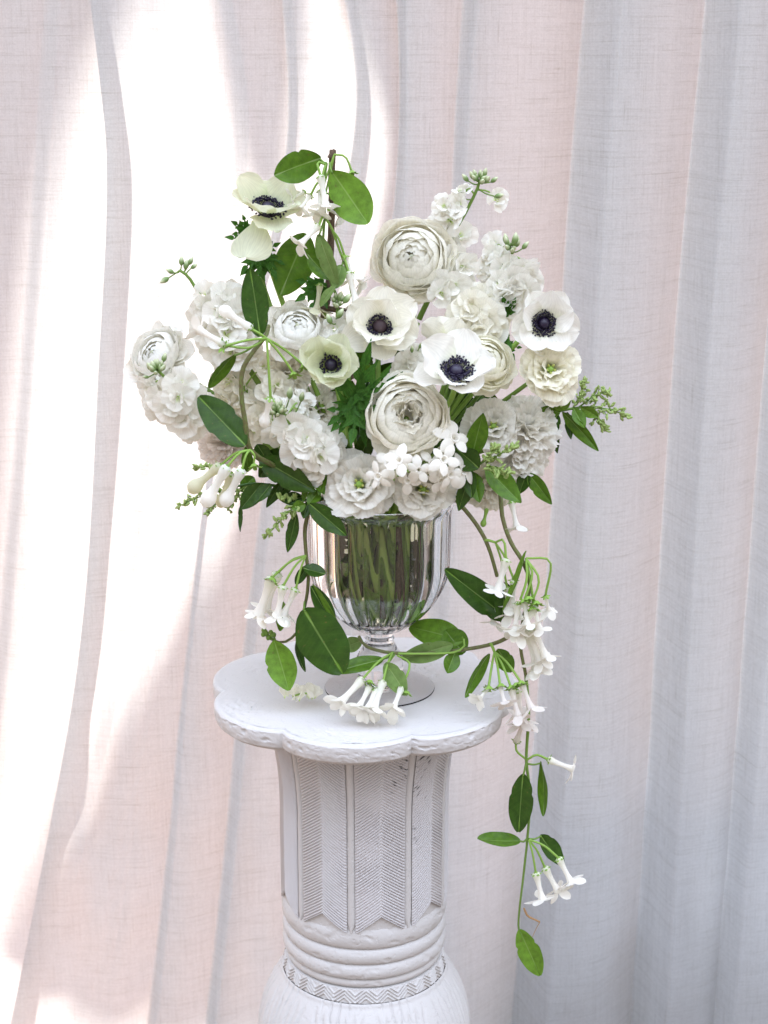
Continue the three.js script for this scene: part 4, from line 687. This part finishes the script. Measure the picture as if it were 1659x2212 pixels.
{
  const t = thing('flowering_vine', 'bent brown-green vine at the left with upright dark leaf and drooping white buds', 'vine', P(538, 968, 0.12));
  stemOf(t, [[600, 1010, 0.08], [555, 985, 0.11], [537, 964, 0.12], [531, 920, 0.125], [522, 860, 0.128], [524, 800, 0.13], [545, 762, 0.13], [572, 728, 0.12], [580, 705, 0.09]], 0.0030, 0.0024);
  leaf(t, [562, 728, 0.122], [541, 582, 0.11], 58, { c: 'dark', u: 'mid', bend: 0.12, fold: 0.15, roll: -8 });
  leaf(t, [530, 962, 0.13], [430, 858, 0.115], 74, { c: 'dark', u: 'mid', bend: 0.15, fold: 0.12, roll: 10 });
  leaf(t, [508, 766, 0.11], [450, 834, 0.10], 34, { c: 'mid', u: 'mid', bend: 0.35, roll: -38, from: [555, 742, 0.115] });
  const n = [576, 731, 0.128];
  tubular(t, [545, 712, 0.13], [474, 664, 0.125], { from: n, bud: true, sag: [0, 0.1] });
  tubular(t, [492, 748, 0.14], [428, 712, 0.13], { from: n, open: 40, sag: [0, -0.6] });
  tubular(t, [585, 858, 0.13], [568, 922, 0.12], { from: n, bud: true, sag: [0, 0] });
  const stub = (x, y, z, d) => { part(t, 'calyx', calyxGeo(), GR.fresh, basis(P(x, y, z), dirOf(d, P(x, y, z)), V(0, 0, 1), 0.036)); part(t, 'flower_stalk', tube([P(...n), P(mix(n[0], x, 0.5), mix(n[1], y, 0.5) - 4, z + 0.003), P(x, y, z)], 0.0013, 0.0014, 6), GR.fresh); };
  stub(634, 806, 0.12, [0.2, -1, 0.3]); stub(655, 788, 0.11, [0.5, -0.8, 0.3]); stub(486, 748, 0.142, [-0.8, 0.1, 0.6]);
  const m = [540, 972, 0.13];
  tubular(t, [478, 1004, 0.125], [408, 1062, 0.115], { from: m, bud: true, mat: MP.waxgreen });
  tubular(t, [492, 1006, 0.14], [440, 1094, 0.135], { from: m, bud: true, mat: MP.wax });
  tubular(t, [500, 1020, 0.13], [474, 1096, 0.125], { bud: true, mat: MP.waxgreen });
  tubular(t, [524, 1012, 0.14], [482, 1094, 0.135], { from: m, bud: true });
  part(t, 'calyx', calyxGeo(), GR.fresh, basis(P(548, 1004, 0.13), dirOf([0.2, -1, 0.3], P(548, 1004, 0.13)), V(0, 0, 1), 0.036));
  part(t, 'flower_stalk', tube([P(...m), P(549, 982, 0.132), P(548, 1004, 0.13)], 0.0013, 0.0013, 6), GR.fresh);
}
{
  const t = thing('flowering_vine', 'vine hanging down the left of the vase with trumpet flowers and a big oval leaf', 'vine', P(668, 1090, 0.06));
  stemOf(t, [[720, 1075, 0.06], [680, 1082, 0.075], [670, 1098, 0.08], [659, 1140, 0.08], [661, 1195, 0.082], [666, 1250, 0.08], [658, 1312, 0.078], [640, 1368, 0.07], [610, 1388, 0.07], [575, 1376, 0.07]], 0.0026, 0.0014);
  const n = [661, 1200, 0.084];
  tubular(t, [588, 1246, 0.085], [558, 1328, 0.08], { from: n, open: 42 });
  tubular(t, [612, 1264, 0.095], [598, 1334, 0.095], { from: n, open: 42 });
  tubular(t, [640, 1270, 0.09], [612, 1328, 0.09], { from: n, open: 40 });
  tubular(t, [600, 1236, 0.075], [572, 1318, 0.07], { from: n, open: 50 });
  part(t, 'calyx', calyxGeo(), GR.fresh, basis(P(590, 1250, 0.09), dirOf([-0.5, -1, 0.3], P(590, 1250, 0.09)), V(0, 0, 1), 0.04));
  leaf(t, [655, 1226, 0.09], [702, 1240, 0.09], 34, { c: 'dark', bend: 0.4, roll: -30 });
  leaf(t, [664, 1222, 0.085], [640, 1262, 0.085], 24, { c: 'dark', bend: 0.3, roll: 20 });
  leaf(t, [672, 1266, 0.085], [722, 1352, 0.085], 40, { c: 'dark', u: 'mid', bend: 0.2, roll: -25 });
  leaf(t, [674, 1262, 0.09], [742, 1368, 0.09], 18, { c: 'bright', u: 'bright', bend: 0.4, roll: 52 });
  leaf(t, [656, 1316, 0.1], [738, 1452, 0.105], 104, { c: 'dark', u: 'mid', bend: 0.25, fold: 0.08, q: 0.55, from: [658, 1300, 0.08] });
  leaf(t, [592, 1384, 0.085], [624, 1490, 0.1], 66, { c: 'bright', u: 'bright', bend: 0.25, roll: 8, q: 0.7 });
  leaf(t, [640, 1378, 0.08], [654, 1450, 0.085], 22, { c: 'dark', bend: 0.6, roll: -50 });
  leaf(t, [612, 1300, 0.06], [606, 1362, 0.06], 26, { c: 'bright', bend: 0.2, roll: 20 });
  for (let i = 0; i < 9; i++) { const r = rng(i + 60), x = 566 + r() * 26, y = 1362 + r() * 22, p = P(x, y, 0.075); const b = new THREE.SphereGeometry(0.0028, 9, 7); b.scale(1, 1.25, 1); part(t, 'flower_bud', b, GR.stem, basis(p, dirOf([r() - 0.5, 0.6, 0.4], p), V(0, 0, 1))); part(t, 'flower_stalk', tube([P(596, 1386, 0.072), P(mix(596, x, 0.5), mix(1386, y, 0.5), 0.074), p], 0.0009, 0.0008, 5), GR.stem); }
}
{
  const t = thing('flowering_vine', 'thin vine lying across the pedestal top in front of the vase stem', 'vine', P(830, 1408, 0.06));
  stemOf(t, [[775, 1374, 0.045], [788, 1394, 0.05], [830, 1408, 0.06], [900, 1412, 0.06], [960, 1408, 0.058], [1010, 1402, 0.056], [1060, 1392, 0.06], [1095, 1378, 0.066], [1112, 1362, 0.07]], 0.0019, 0.0024);
  stemOf(t, [[860, 1412, 0.064], [930, 1412, 0.064], [985, 1408, 0.066], [1003, 1396, 0.066], [1002, 1380, 0.062]], 0.0015, 0.0012, GR.fresh);
  leaf(t, [1000, 1384, 0.045], [884, 1352, 0.02], 66, { c: 'bright', u: 'bright', bend: -0.3, roll: 16, fold: 0.1 });
  leaf(t, [1002, 1412, 0.05], [962, 1362, 0.04], 60, { c: 'mid', u: 'mid', bend: 0.2, roll: 10 });
  leaf(t, [978, 1392, 0.06], [868, 1424, 0.055], 44, { c: 'pale', u: 'pale', bend: -0.3, roll: -14 });
  leaf(t, [984, 1408, 0.06], [966, 1454, 0.075], 36, { c: 'mid', u: 'mid', bend: 0.3, roll: -10 });
  leaf(t, [782, 1384, 0.03], [740, 1400, 0.02], 34, { c: 'pale', u: 'pale', bend: 0.1 });
  leaf(t, [828, 1424, 0.07], [722, 1450, 0.09], 36, { c: 'mid', u: 'mid', bend: -0.3, roll: 20, from: [850, 1408, 0.062] });
  leaf(t, [832, 1432, 0.09], [878, 1500, 0.11], 46, { c: 'pale', u: 'bright', bend: 0.5, roll: 16, from: [852, 1414, 0.07] });
  const n = [848, 1410, 0.068];
  tubular(t, [784, 1466, 0.10], [735, 1518, 0.125], { from: n, open: 42 });
  tubular(t, [800, 1482, 0.105], [775, 1528, 0.13], { open: 45 });
  tubular(t, [828, 1470, 0.105], [808, 1532, 0.132], { from: n, open: 40 });
  tubular(t, [815, 1488, 0.11], [790, 1536, 0.135], { open: 40 });
  tubular(t, [868, 1484, 0.105], [850, 1530, 0.13], { from: [858, 1416, 0.07], open: 42, sag: [1.2, 0.8] });
  for (const [x, y] of [[800, 1470], [880, 1494], [812, 1488]]) part(t, 'calyx', calyxGeo(), GR.fresh, basis(P(x, y, 0.11), dirOf([-0.3, -1, 0.3], P(x, y, 0.11)), V(0, 0, 1), 0.032));
}
{
  const t = thing('flowering_vine', 'brown vine arching out right of the vase with a broad pointed leaf and hanging trumpets', 'vine', P(990, 1075, 0.06));
  stemOf(t, [[930, 1060, 0.04], [975, 1072, 0.06], [1010, 1108, 0.07], [1040, 1150, 0.075], [1058, 1190, 0.075], [1074, 1245, 0.07]], 0.0028, 0.0022);
  leaf(t, [1102, 1338, 0.06], [960, 1230, 0.075], 62, { c: 'dark', u: 'mid', bend: 0.15, roll: 12, p: 0.85 });
  leaf(t, [1092, 1258, 0.07], [1084, 1344, 0.08], 44, { c: 'dark', u: 'mid', bend: 0.2, roll: -10 });
  leaf(t, [1136, 1190, 0.09], [1090, 1318, 0.09], 18, { c: 'bright', u: 'pale', bend: 0.2, roll: 48 });
  const n = [1070, 1172, 0.08];
  stemOf(t, [[1046, 1166, 0.076], [1058, 1168, 0.078], n], 0.0017, 0.0015, GR.fresh);
  tubular(t, [1094, 1206, 0.095], [1074, 1278, 0.1], { from: n, open: 62, sag: [0.3, 1.2] });
  tubular(t, [1110, 1250, 0.085], [1106, 1310, 0.08], { from: n, open: 45 });
  tubular(t, [1096, 1268, 0.075], [1098, 1330, 0.08], { from: n, open: 45 });
  tubular(t, [1076, 1300, 0.06], [1065, 1345, 0.065], { open: 50 });
}
{
  const t = thing('flowering_vine', 'long vine trailing far down the right side past the pedestal top', 'vine', P(1082, 1060, 0.07));
  stemOf(t, [[1068, 1040, 0.05], [1080, 1065, 0.07], [1086, 1120, 0.08], [1104, 1172, 0.085], [1130, 1215, 0.085], [1144, 1260, 0.08], [1132, 1330, 0.075], [1124, 1390, 0.075], [1136, 1460, 0.078]], 0.0026, 0.002);
  stemOf(t, [[1136, 1460, 0.078], [1142, 1540, 0.085], [1138, 1610, 0.09], [1137, 1645, 0.09], [1145, 1720, 0.09], [1139, 1812, 0.09], [1132, 1880, 0.09], [1120, 1990, 0.09], [1121, 2010, 0.09], [1136, 2034, 0.092]], 0.0020, 0.0011, GR.stem);
  const a = [1136, 1206, 0.088];
  tubular(t, [1178, 1286, 0.085], [1186, 1318, 0.08], { from: a, open: 35, sag: [1.6, 1.8], k: 0.9 });
  tubular(t, [1132, 1296, 0.1], [1140, 1352, 0.11], { from: a, open: 62, sag: [0.8, 0.6] });
  tubular(t, [1152, 1302, 0.095], [1165, 1360, 0.1], { from: a, open: 50 });
  tubular(t, [1158, 1308, 0.1], [1120, 1370, 0.1], { open: 45 });
  tubular(t, [1120, 1300, 0.09], [1112, 1362, 0.1], { open: 48 });
  tubular(t, [1136, 1352, 0.085], [1168, 1432, 0.09], { open: 45 });
  tubular(t, [1150, 1352, 0.09], [1180, 1420, 0.095], { open: 58 });
  tubular(t, [1140, 1362, 0.08], [1160, 1446, 0.085], { open: 40 });
  for (const [x, y] of [[1132, 1296], [1158, 1300], [1150, 1312], [1142, 1290]]) part(t, 'calyx', calyxGeo(), GR.fresh, basis(P(x, y, 0.105), dirOf([0.1, -1, 0.3], P(x, y, 0.105)), V(0, 0, 1), 0.04));
  for (const [x, y] of [[1124, 1296], [1150, 1300]]) part(t, 'flower_stalk', tube([P(...a), P(x + 14, 1250, 0.098), P(x, y, 0.1)], 0.0014, 0.0015, 6), GR.fresh);
  tubular(t, [1104, 1082, 0.06], [1116, 1138, 0.07], { open: 38, from: [1082, 1050, 0.06] });
  part(t, 'bud', budGeo(), GR.fresh, basis(P(1052, 1098, 0.06), P(1044, 1132, 0.065).sub(P(1052, 1098, 0.06)), V(0, 0, 1), 0.022));
  tubular(t, [1114, 1606, 0.09], [1132, 1556, 0.092], { from: [1136, 1640, 0.09], open: 45, mat: MP.blush, sag: [-0.6, 0.3] });
  tubular(t, [1182, 1640, 0.09], [1240, 1662, 0.095], { from: [1138, 1642, 0.09], open: 74, sag: [0, 0.7] });
  leaf(t, [1130, 1672, 0.095], [1120, 1796, 0.1], 54, { c: 'dark', u: 'mid', bend: 0.12, roll: -6, from: [1137, 1645, 0.09] });
  leaf(t, [1168, 1645, 0.09], [1178, 1760, 0.1], 30, { c: 'mid', u: 'pale', bend: 0.35, roll: 50, from: [1140, 1650, 0.09] });
  leaf(t, [1124, 1816, 0.09], [1032, 1814, 0.1], 44, { c: 'mid', u: 'mid', bend: 0.25, roll: 40, from: [1138, 1812, 0.09] });
  leaf(t, [1168, 1804, 0.085], [1214, 1866, 0.075], 42, { c: 'dark', u: 'mid', bend: 0.4, roll: -22, from: [1142, 1812, 0.09] });
  leaf(t, [1122, 2008, 0.095], [1166, 2106, 0.1], 50, { c: 'bright', u: 'mid', bend: 0.15, roll: 8 });
  const b = [1142, 1814, 0.092];
  tubular(t, [1157, 1884, 0.095], [1172, 1944, 0.1], { from: b, open: 66 });
  tubular(t, [1176, 1872, 0.09], [1206, 1926, 0.092], { from: b, open: 55 });
  tubular(t, [1206, 1852, 0.095], [1234, 1906, 0.1], { from: b, open: 66 });
  part(t, 'withered_bud', tube([P(1132, 1962, 0.1), P(1140, 1978, 0.1), P(1158, 1988, 0.1), P(1166, 1992, 0.1)], 0.0014, 0.0009, 6, 0.5), DRY);
  part(t, 'tendril', tube([P(1166, 1992, 0.1), P(1158, 2006, 0.1), P(1150, 2024, 0.1)], 0.0005, 0.0004, 5), DRY);
}
{
  const t = thing('flowering_vine', 'drooping cluster of blush trumpet flowers over the right edge of the pedestal top', 'vine', P(1065, 1394, 0.06));
  const n = [1068, 1408, 0.07];
  stemOf(t, [[1060, 1390, 0.063], [1064, 1398, 0.068], n], 0.0018, 0.0017, GR.fresh);
  leaf(t, [1058, 1412, 0.07], [1002, 1504, 0.10], 34, { c: 'mid', u: 'pale', bend: 0.3, roll: -46 });
  leaf(t, [1075, 1402, 0.05], [1105, 1450, 0.05], 40, { c: 'mid', u: 'mid', bend: 0.3, roll: 10 });
  tubular(t, [1056, 1484, 0.105], [1034, 1512, 0.12], { from: n, open: 55, mat: MP.wax });
  tubular(t, [1080, 1480, 0.11], [1090, 1518, 0.125], { from: n, open: 50, mat: MP.blush });
  tubular(t, [1104, 1484, 0.11], [1118, 1546, 0.12], { from: n, open: 36, mat: MP.blush });
  tubular(t, [1126, 1474, 0.11], [1148, 1530, 0.118], { from: n, open: 42, mat: MP.blush });
  tubular(t, [1116, 1490, 0.1], [1128, 1560, 0.105], { open: 40, mat: MP.blush });
  for (const [x, y] of [[1056, 1484], [1082, 1478], [1104, 1482], [1126, 1472], [1116, 1476]]) part(t, 'calyx', calyxGeo(), GR.fresh, basis(P(x, y, 0.112), dirOf([0.1, -1, 0.3], P(x, y, 0.112)), V(0, 0, 1), 0.036));
}
{ // open stars at the centre
  const t = thing('flower_sprig', 'sprig of waxy white star flowers facing forward above the vase rim', 'flower sprig', P(905, 1010, 0.12));
  const hub = [905, 1010, 0.09];
  for (const [x, y, z, dx, dy] of [[861, 994, 0.165, 0, -4], [815, 1030, 0.155, -6, 2], [960, 992, 0.15, 6, -4], [984, 944, 0.13, 8, -8], [976, 1026, 0.14, 10, 6], [905, 1016, 0.145, 2, 6], [838, 1000, 0.14, -12, -4], [935, 1000, 0.135, 4, -10], [955, 1040, 0.135, 6, 14], [1004, 1016, 0.115, 16, 2], [880, 1040, 0.14, -6, 12]]) tubular(t, [mix(x, hub[0], 0.35) - dx * 1.2, mix(y, hub[1], 0.35) - dy * 1.2 + 4, z - 0.028], [x, y, z], { open: 70 + (x % 7) * 3, from: hub, k: 0.82 + (x % 5) * 0.06 });
  stalk(t, P(...hub), dirOf([0, 0.1, 1], P(...hub)), 0.0018);
}
// ------------------------------------------------------------------ cut anemone leaves and privet
{
  let t = thing('anemone_foliage', 'finely cut bright green leaves in the middle of the bouquet', 'foliage', P(770, 850, 0.07));
  fernLeaf(t, [760, 890, 0.08], [800, 742, 0.10], 90, 1, { roll: 10 }); fernLeaf(t, [765, 870, 0.085], [850, 790, 0.105], 60, 2, { roll: -20 }); fernLeaf(t, [770, 850, 0.09], [822, 890, 0.12], 70, 3, { roll: 20 });
  fernLeaf(t, [775, 850, 0.085], [760, 960, 0.11], 90, 4, { roll: 15 }); fernLeaf(t, [765, 880, 0.08], [715, 930, 0.10], 70, 5, { roll: -15 }); fernLeaf(t, [760, 860, 0.07], [790, 960, 0.09], 70, 6, { roll: -25 });
  stalk(t, P(765, 880, 0.07), dirOf([0, 0.8, 0.5], P(765, 880, 0.07)), 0.002);
  t = thing('anemone_foliage', 'dark finely cut collar of leaves under the tilted upper-left anemone', 'foliage', P(560, 545, -0.01));
  fernLeaf(t, [545, 520, -0.005], [488, 512, 0.0], 50, 11, { roll: 20 }); fernLeaf(t, [540, 500, -0.006], [500, 478, 0.0], 44, 12); fernLeaf(t, [565, 540, 0.0], [520, 590, 0.015], 60, 13, { roll: 30 }); fernLeaf(t, [565, 545, 0.0], [598, 600, 0.015], 60, 14, { roll: -30 }); fernLeaf(t, [565, 550, 0.0], [558, 622, 0.015], 56, 15); fernLeaf(t, [560, 545, 0], [605, 525, 0.0], 44, 16);
  stalk(t, P(566, 545, -0.004), V(-0.02, 1, 0), 0.0022);
  t = thing('anemone_foliage', 'small cut leaf below the light green vine leaf, left of the twig', 'foliage', P(690, 625, 0));
  fernLeaf(t, [700, 610, 0.0], [640, 650, 0.01], 70, 21); fernLeaf(t, [700, 615, 0], [668, 672, 0.01], 50, 22, { roll: 20 });
  stalk(t, P(702, 612, 0), V(0, 1, 0), 0.0015);
  t = thing('anemone_foliage', 'small green cut leaves peeping between the right anemone and the stock', 'foliage', P(1085, 690, 0.0));
  fernLeaf(t, [1100, 680, 0.0], [1085, 640, 0.01], 50, 31); fernLeaf(t, [1090, 720, 0.0], [1072, 760, 0.02], 50, 32, { roll: 20 }); fernLeaf(t, [1095, 740, 0.0], [1110, 775, 0.02], 44, 33); fernLeaf(t, [1215, 690, -0.01], [1232, 690, -0.01], 26, 34);
  stalk(t, P(1095, 700, 0), V(0, 1, 0), 0.002);
}
{
  let t = thing('privet_sprig', 'privet sprig with yellow-green bud plumes sticking out at the far right', 'foliage', P(1185, 900, 0.0));
  stemOf(t, [[1090, 960, 0.0], [1150, 905, 0.0], [1200, 890, 0.0], [1255, 880, 0.0], [1300, 880, 0.0]], 0.0024, 0.0012, GR.stem);
  plume(t, [[1235, 885, 0], [1255, 850, 0], [1262, 818, 0]], 24, 12, 1); plume(t, [[1250, 880, 0], [1290, 852, 0.0], [1318, 848, 0]], 26, 13, 2); plume(t, [[1270, 880, 0], [1320, 885, 0], [1362, 903, 0]], 28, 15, 3); plume(t, [[1260, 885, 0], [1290, 905, 0], [1312, 932, 0]], 24, 11, 4); plume(t, [[1215, 880, 0.02], [1205, 860, 0.03], [1195, 850, 0.03]], 22, 8, 5);
  for (const [b, e, w, c, roll] of [[[1215, 890, 0.01], [1293, 972, 0.02], 32, 'mid', 20], [[1210, 892, 0.01], [1168, 880, 0.03], 34, 'mid', -20], [[1205, 895, 0.01], [1178, 945, 0.02], 34, 'dark', 0], [[1190, 900, 0.0], [1205, 978, 0.01], 28, 'dark', 30], [[1240, 882, 0.01], [1262, 925, 0.02], 30, 'mid', -20], [[1225, 890, 0], [1235, 948, 0.01], 22, 'dark', 35], [[1200, 885, 0.02], [1232, 850, 0.03], 34, 'bright', 10], [[1185, 900, 0], [1196, 955, 0], 22, 'dark', -30], [[1180, 905, 0.01], [1150, 930, 0.03], 30, 'mid', 0], [[1215, 880, 0.0], [1170, 865, 0.02], 28, 'dark', 10], [[1255, 880, 0.01], [1292, 900, 0.01], 26, 'bright', 20]]) leaf(t, b, e, w, { c, u: 'mid', roll, p: 0.85, q: 0.8, bend: 0.25 });
  t = thing('privet_sprig', 'privet sprig with glossy pointed leaves at the lower right front', 'foliage', P(1035, 1000, 0.09));
  stemOf(t, [[960, 1050, 0.06], [1010, 1020, 0.09], [1040, 1000, 0.10], [1062, 985, 0.10]], 0.002, 0.0012, GR.stem);
  for (const [b, e, w, c, roll] of [[[1020, 985, 0.11], [1043, 892, 0.12], 46, 'mid', 10], [[1034, 1012, 0.115], [985, 968, 0.11], 56, 'dark', -15], [[1010, 1010, 0.10], [1020, 1075, 0.11], 34, 'dark', 20], [[1015, 1030, 0.10], [990, 1102, 0.10], 36, 'dark', -20], [[1050, 1008, 0.09], [1124, 1086, 0.10], 52, 'mid', -12], [[1140, 1022, 0.04], [1192, 1088, 0.05], 36, 'mid', 15], [[1138, 1020, 0.04], [1122, 1066, 0.04], 30, 'dark', 0], [[1020, 1020, 0.09], [1035, 1085, 0.10], 40, 'mid', -10], [[965, 960, 0.09], [925, 975, 0.1], 34, 'dark', 0], [[1000, 990, 0.08], [960, 955, 0.09], 40, 'dark', 0]]) leaf(t, b, e, w, { c, u: 'mid', roll, p: 0.85, q: 0.8, bend: 0.25 });
  plume(t, [[1040, 1000, 0.11], [1060, 978, 0.12], [1075, 960, 0.12]], 22, 11, 11); plume(t, [[1050, 1000, 0.11], [1090, 975, 0.12], [1122, 962, 0.12]], 20, 12, 12); plume(t, [[1050, 1010, 0.11], [1080, 1022, 0.12], [1108, 1018, 0.12]], 20, 11, 13);
  stemOf(t, [[1070, 1000, 0.03], [1110, 1015, 0.035], [1140, 1020, 0.04]], 0.0016, 0.0012, GR.stem);
  t = thing('privet_sprig', 'privet sprig with bud plumes behind the drooping buds at the lower left', 'foliage', P(560, 1040, 0.06));
  stemOf(t, [[680, 1060, 0.05], [600, 1050, 0.06], [540, 1045, 0.07], [480, 1060, 0.07]], 0.0022, 0.0012, GR.dark);
  plume(t, [[500, 1055, 0.07], [440, 1070, 0.07], [380, 1096, 0.07]], 26, 16, 21); plume(t, [[510, 1055, 0.07], [470, 1080, 0.07], [448, 1112, 0.07]], 24, 13, 22); plume(t, [[530, 1050, 0.07], [505, 1075, 0.07], [492, 1102, 0.07]], 22, 11, 23); plume(t, [[480, 1015, 0.06], [445, 1008, 0.06], [418, 1012, 0.06]], 14, 8, 24); plume(t, [[540, 1045, 0.07], [530, 1065, 0.07], [522, 1092, 0.07]], 18, 9, 25);
  for (const [b, e, w, c, roll] of [[[565, 1045, 0.08], [520, 1100, 0.09], 42, 'dark', 0], [[585, 1045, 0.08], [550, 1088, 0.09], 32, 'dark', 25], [[610, 1040, 0.075], [575, 1095, 0.08], 26, 'dark', -25], [[520, 1090, 0.07], [520, 1148, 0.08], 13, 'dark', 40], [[625, 1045, 0.07], [600, 1075, 0.07], 30, 'dark', 0], [[548, 1030, 0.06], [520, 1062, 0.07], 36, 'mid', 0], [[535, 1020, 0.05], [532, 962, 0.06], 26, 'mid', 10], [[560, 990, 0.085], [682, 1060, 0.10], 62, 'dark', 12], [[600, 985, 0.07], [560, 1030, 0.07], 44, 'dark', 0], [[640, 1010, 0.06], [585, 1000, 0.06], 50, 'dark', 0], [[580, 975, 0.05], [610, 1000, 0.05], 40, 'dark', 0], [[555, 960, 0.05], [580, 1000, 0.05], 40, 'dark', 20], [[700, 1010, 0.09], [690, 1070, 0.1], 26, 'mid', 30], [[680, 1030, 0.09], [700, 1068, 0.1], 26, 'mid', -20]]) leaf(t, b, e, w, { c, u: 'dark', roll, p: 0.85, q: 0.8, bend: 0.2 });
  t = thing('privet_sprig', 'privet sprig hanging beside the left rim of the vase', 'foliage', P(660, 1085, 0.07));
  stemOf(t, [[720, 1070, 0.06], [680, 1080, 0.08], [650, 1080, 0.085], [625, 1090, 0.085]], 0.002, 0.0012, GR.dark);
  plume(t, [[645, 1085, 0.09], [615, 1115, 0.09], [572, 1162, 0.09]], 22, 18, 31); plume(t, [[640, 1080, 0.085], [620, 1075, 0.085], [600, 1072, 0.085]], 14, 7, 32);
  for (const [b, e, w, c, roll] of [[[668, 1088, 0.105], [748, 1156, 0.11], 46, 'dark', 8], [[640, 1110, 0.085], [622, 1192, 0.09], 28, 'dark', 15], [[655, 1075, 0.08], [605, 1080, 0.085], 30, 'dark', 0], [[665, 1085, 0.09], [655, 1120, 0.1], 26, 'dark', 0], [[660, 1090, 0.1], [630, 1098, 0.1], 26, 'mid', 0], [[662, 1050, 0.09], [655, 1085, 0.09], 18, 'mid', 40], [[690, 1060, 0.09], [665, 1090, 0.1], 30, 'mid', 10]]) leaf(t, b, e, w, { c, u: 'mid', roll, p: 0.85, q: 0.8, bend: 0.2 });
}
{ // leaves low among the stems, filling the shadowed heart of the bouquet
  const t = thing('leafy_branch', 'dark leafy branch filling the shadowed heart of the bouquet above the vase', 'foliage', P(780, 960, 0)), r = rng(616);
  stemOf(t, [[800, 1090, 0.02], [790, 1000, 0.02], [780, 900, 0.0], [800, 800, -0.02]], 0.003, 0.002, GR.dark);
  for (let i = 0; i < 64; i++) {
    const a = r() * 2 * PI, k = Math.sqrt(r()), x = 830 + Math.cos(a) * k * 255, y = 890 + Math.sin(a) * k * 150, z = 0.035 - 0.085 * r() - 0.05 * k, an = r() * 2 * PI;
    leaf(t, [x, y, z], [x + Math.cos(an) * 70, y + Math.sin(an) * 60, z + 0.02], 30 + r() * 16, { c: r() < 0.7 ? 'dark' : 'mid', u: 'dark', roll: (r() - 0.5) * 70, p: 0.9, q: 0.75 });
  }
  for (const [x, y, e] of [[765, 1010, [740, 960, 0.08]], [775, 1000, [800, 930, 0.08]], [760, 980, [700, 950, 0.07]]]) leaf(t, [x, y, 0.06], e, 40, { c: 'dark', u: 'dark' });
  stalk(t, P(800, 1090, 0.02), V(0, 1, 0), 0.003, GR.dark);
  // leaves and twigs under water
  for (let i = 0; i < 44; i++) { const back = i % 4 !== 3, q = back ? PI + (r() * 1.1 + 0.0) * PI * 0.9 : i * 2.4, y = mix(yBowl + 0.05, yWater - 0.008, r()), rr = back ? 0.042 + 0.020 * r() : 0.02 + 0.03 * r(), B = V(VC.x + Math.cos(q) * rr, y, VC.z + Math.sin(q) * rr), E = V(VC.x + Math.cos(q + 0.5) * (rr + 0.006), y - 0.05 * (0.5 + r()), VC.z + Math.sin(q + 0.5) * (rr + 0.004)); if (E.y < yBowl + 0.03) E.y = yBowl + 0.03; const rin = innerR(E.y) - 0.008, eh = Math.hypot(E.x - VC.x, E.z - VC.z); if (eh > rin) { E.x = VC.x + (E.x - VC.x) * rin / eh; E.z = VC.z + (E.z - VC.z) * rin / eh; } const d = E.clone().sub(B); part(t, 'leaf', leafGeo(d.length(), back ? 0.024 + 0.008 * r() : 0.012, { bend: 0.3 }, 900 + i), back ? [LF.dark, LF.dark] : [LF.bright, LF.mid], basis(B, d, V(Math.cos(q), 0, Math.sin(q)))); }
  for (let i = 0; i < 9; i++) { const q = i * 1.9, f = (h, k) => V(VC.x + Math.cos(q + k) * 0.03, yBowl + h, VC.z + Math.sin(q + k) * 0.03); part(t, i % 3 ? 'submerged_stem' : 'twig', tube([f(0.17, 0), f(0.12, 0.35), f(0.07, 0.75), f(0.035, 1.3)], 0.0033, 0.003, 8, 0.2), i % 3 ? GR.pale : BARK); }
}
{ // a floret that dropped on the pedestal
  const p = P(645, 1500, 0.075); p.y = TOP + 0.004;
  const t = thing('fallen_floret', 'crumpled white floret fallen on the pedestal top, left of the vase foot', 'fallen flower', p), r = rng(99), G = stockGeo(), un = unit(p);
  const o = [[-30, 4, 0], [-14, -8, 0], [2, 4, 0], [16, -6, 0], [28, 2, 0], [-22, -2, 0], [8, -12, 0], [22, 8, 0], [-4, 8, 0], [34, -4, 0], [-8, -2, 0]];
  for (const [x, z] of o) part(t, 'petal', G.big[Math.floor(r() * 6)], MP.ivory, basis(p.clone().add(V(x * un, 0.004 + r() * 0.006, z * un * 1.6)), V(r() - 0.5, 0.35 + r() * 0.3, r() - 0.5), V(r() - 0.5, 1, 0.3), 34 * un * (0.8 + r() * 0.3)));
  part(t, 'flower_stalk', tube([p.clone().add(V(-0.004, 0.014, 0.006)), p.clone().add(V(0.006, 0.016, 0.004)), p.clone().add(V(0.016, 0.014, 0.002))], 0.0012, 0.001, 6), GR.fresh);
}

renderer.render(scene, camera);
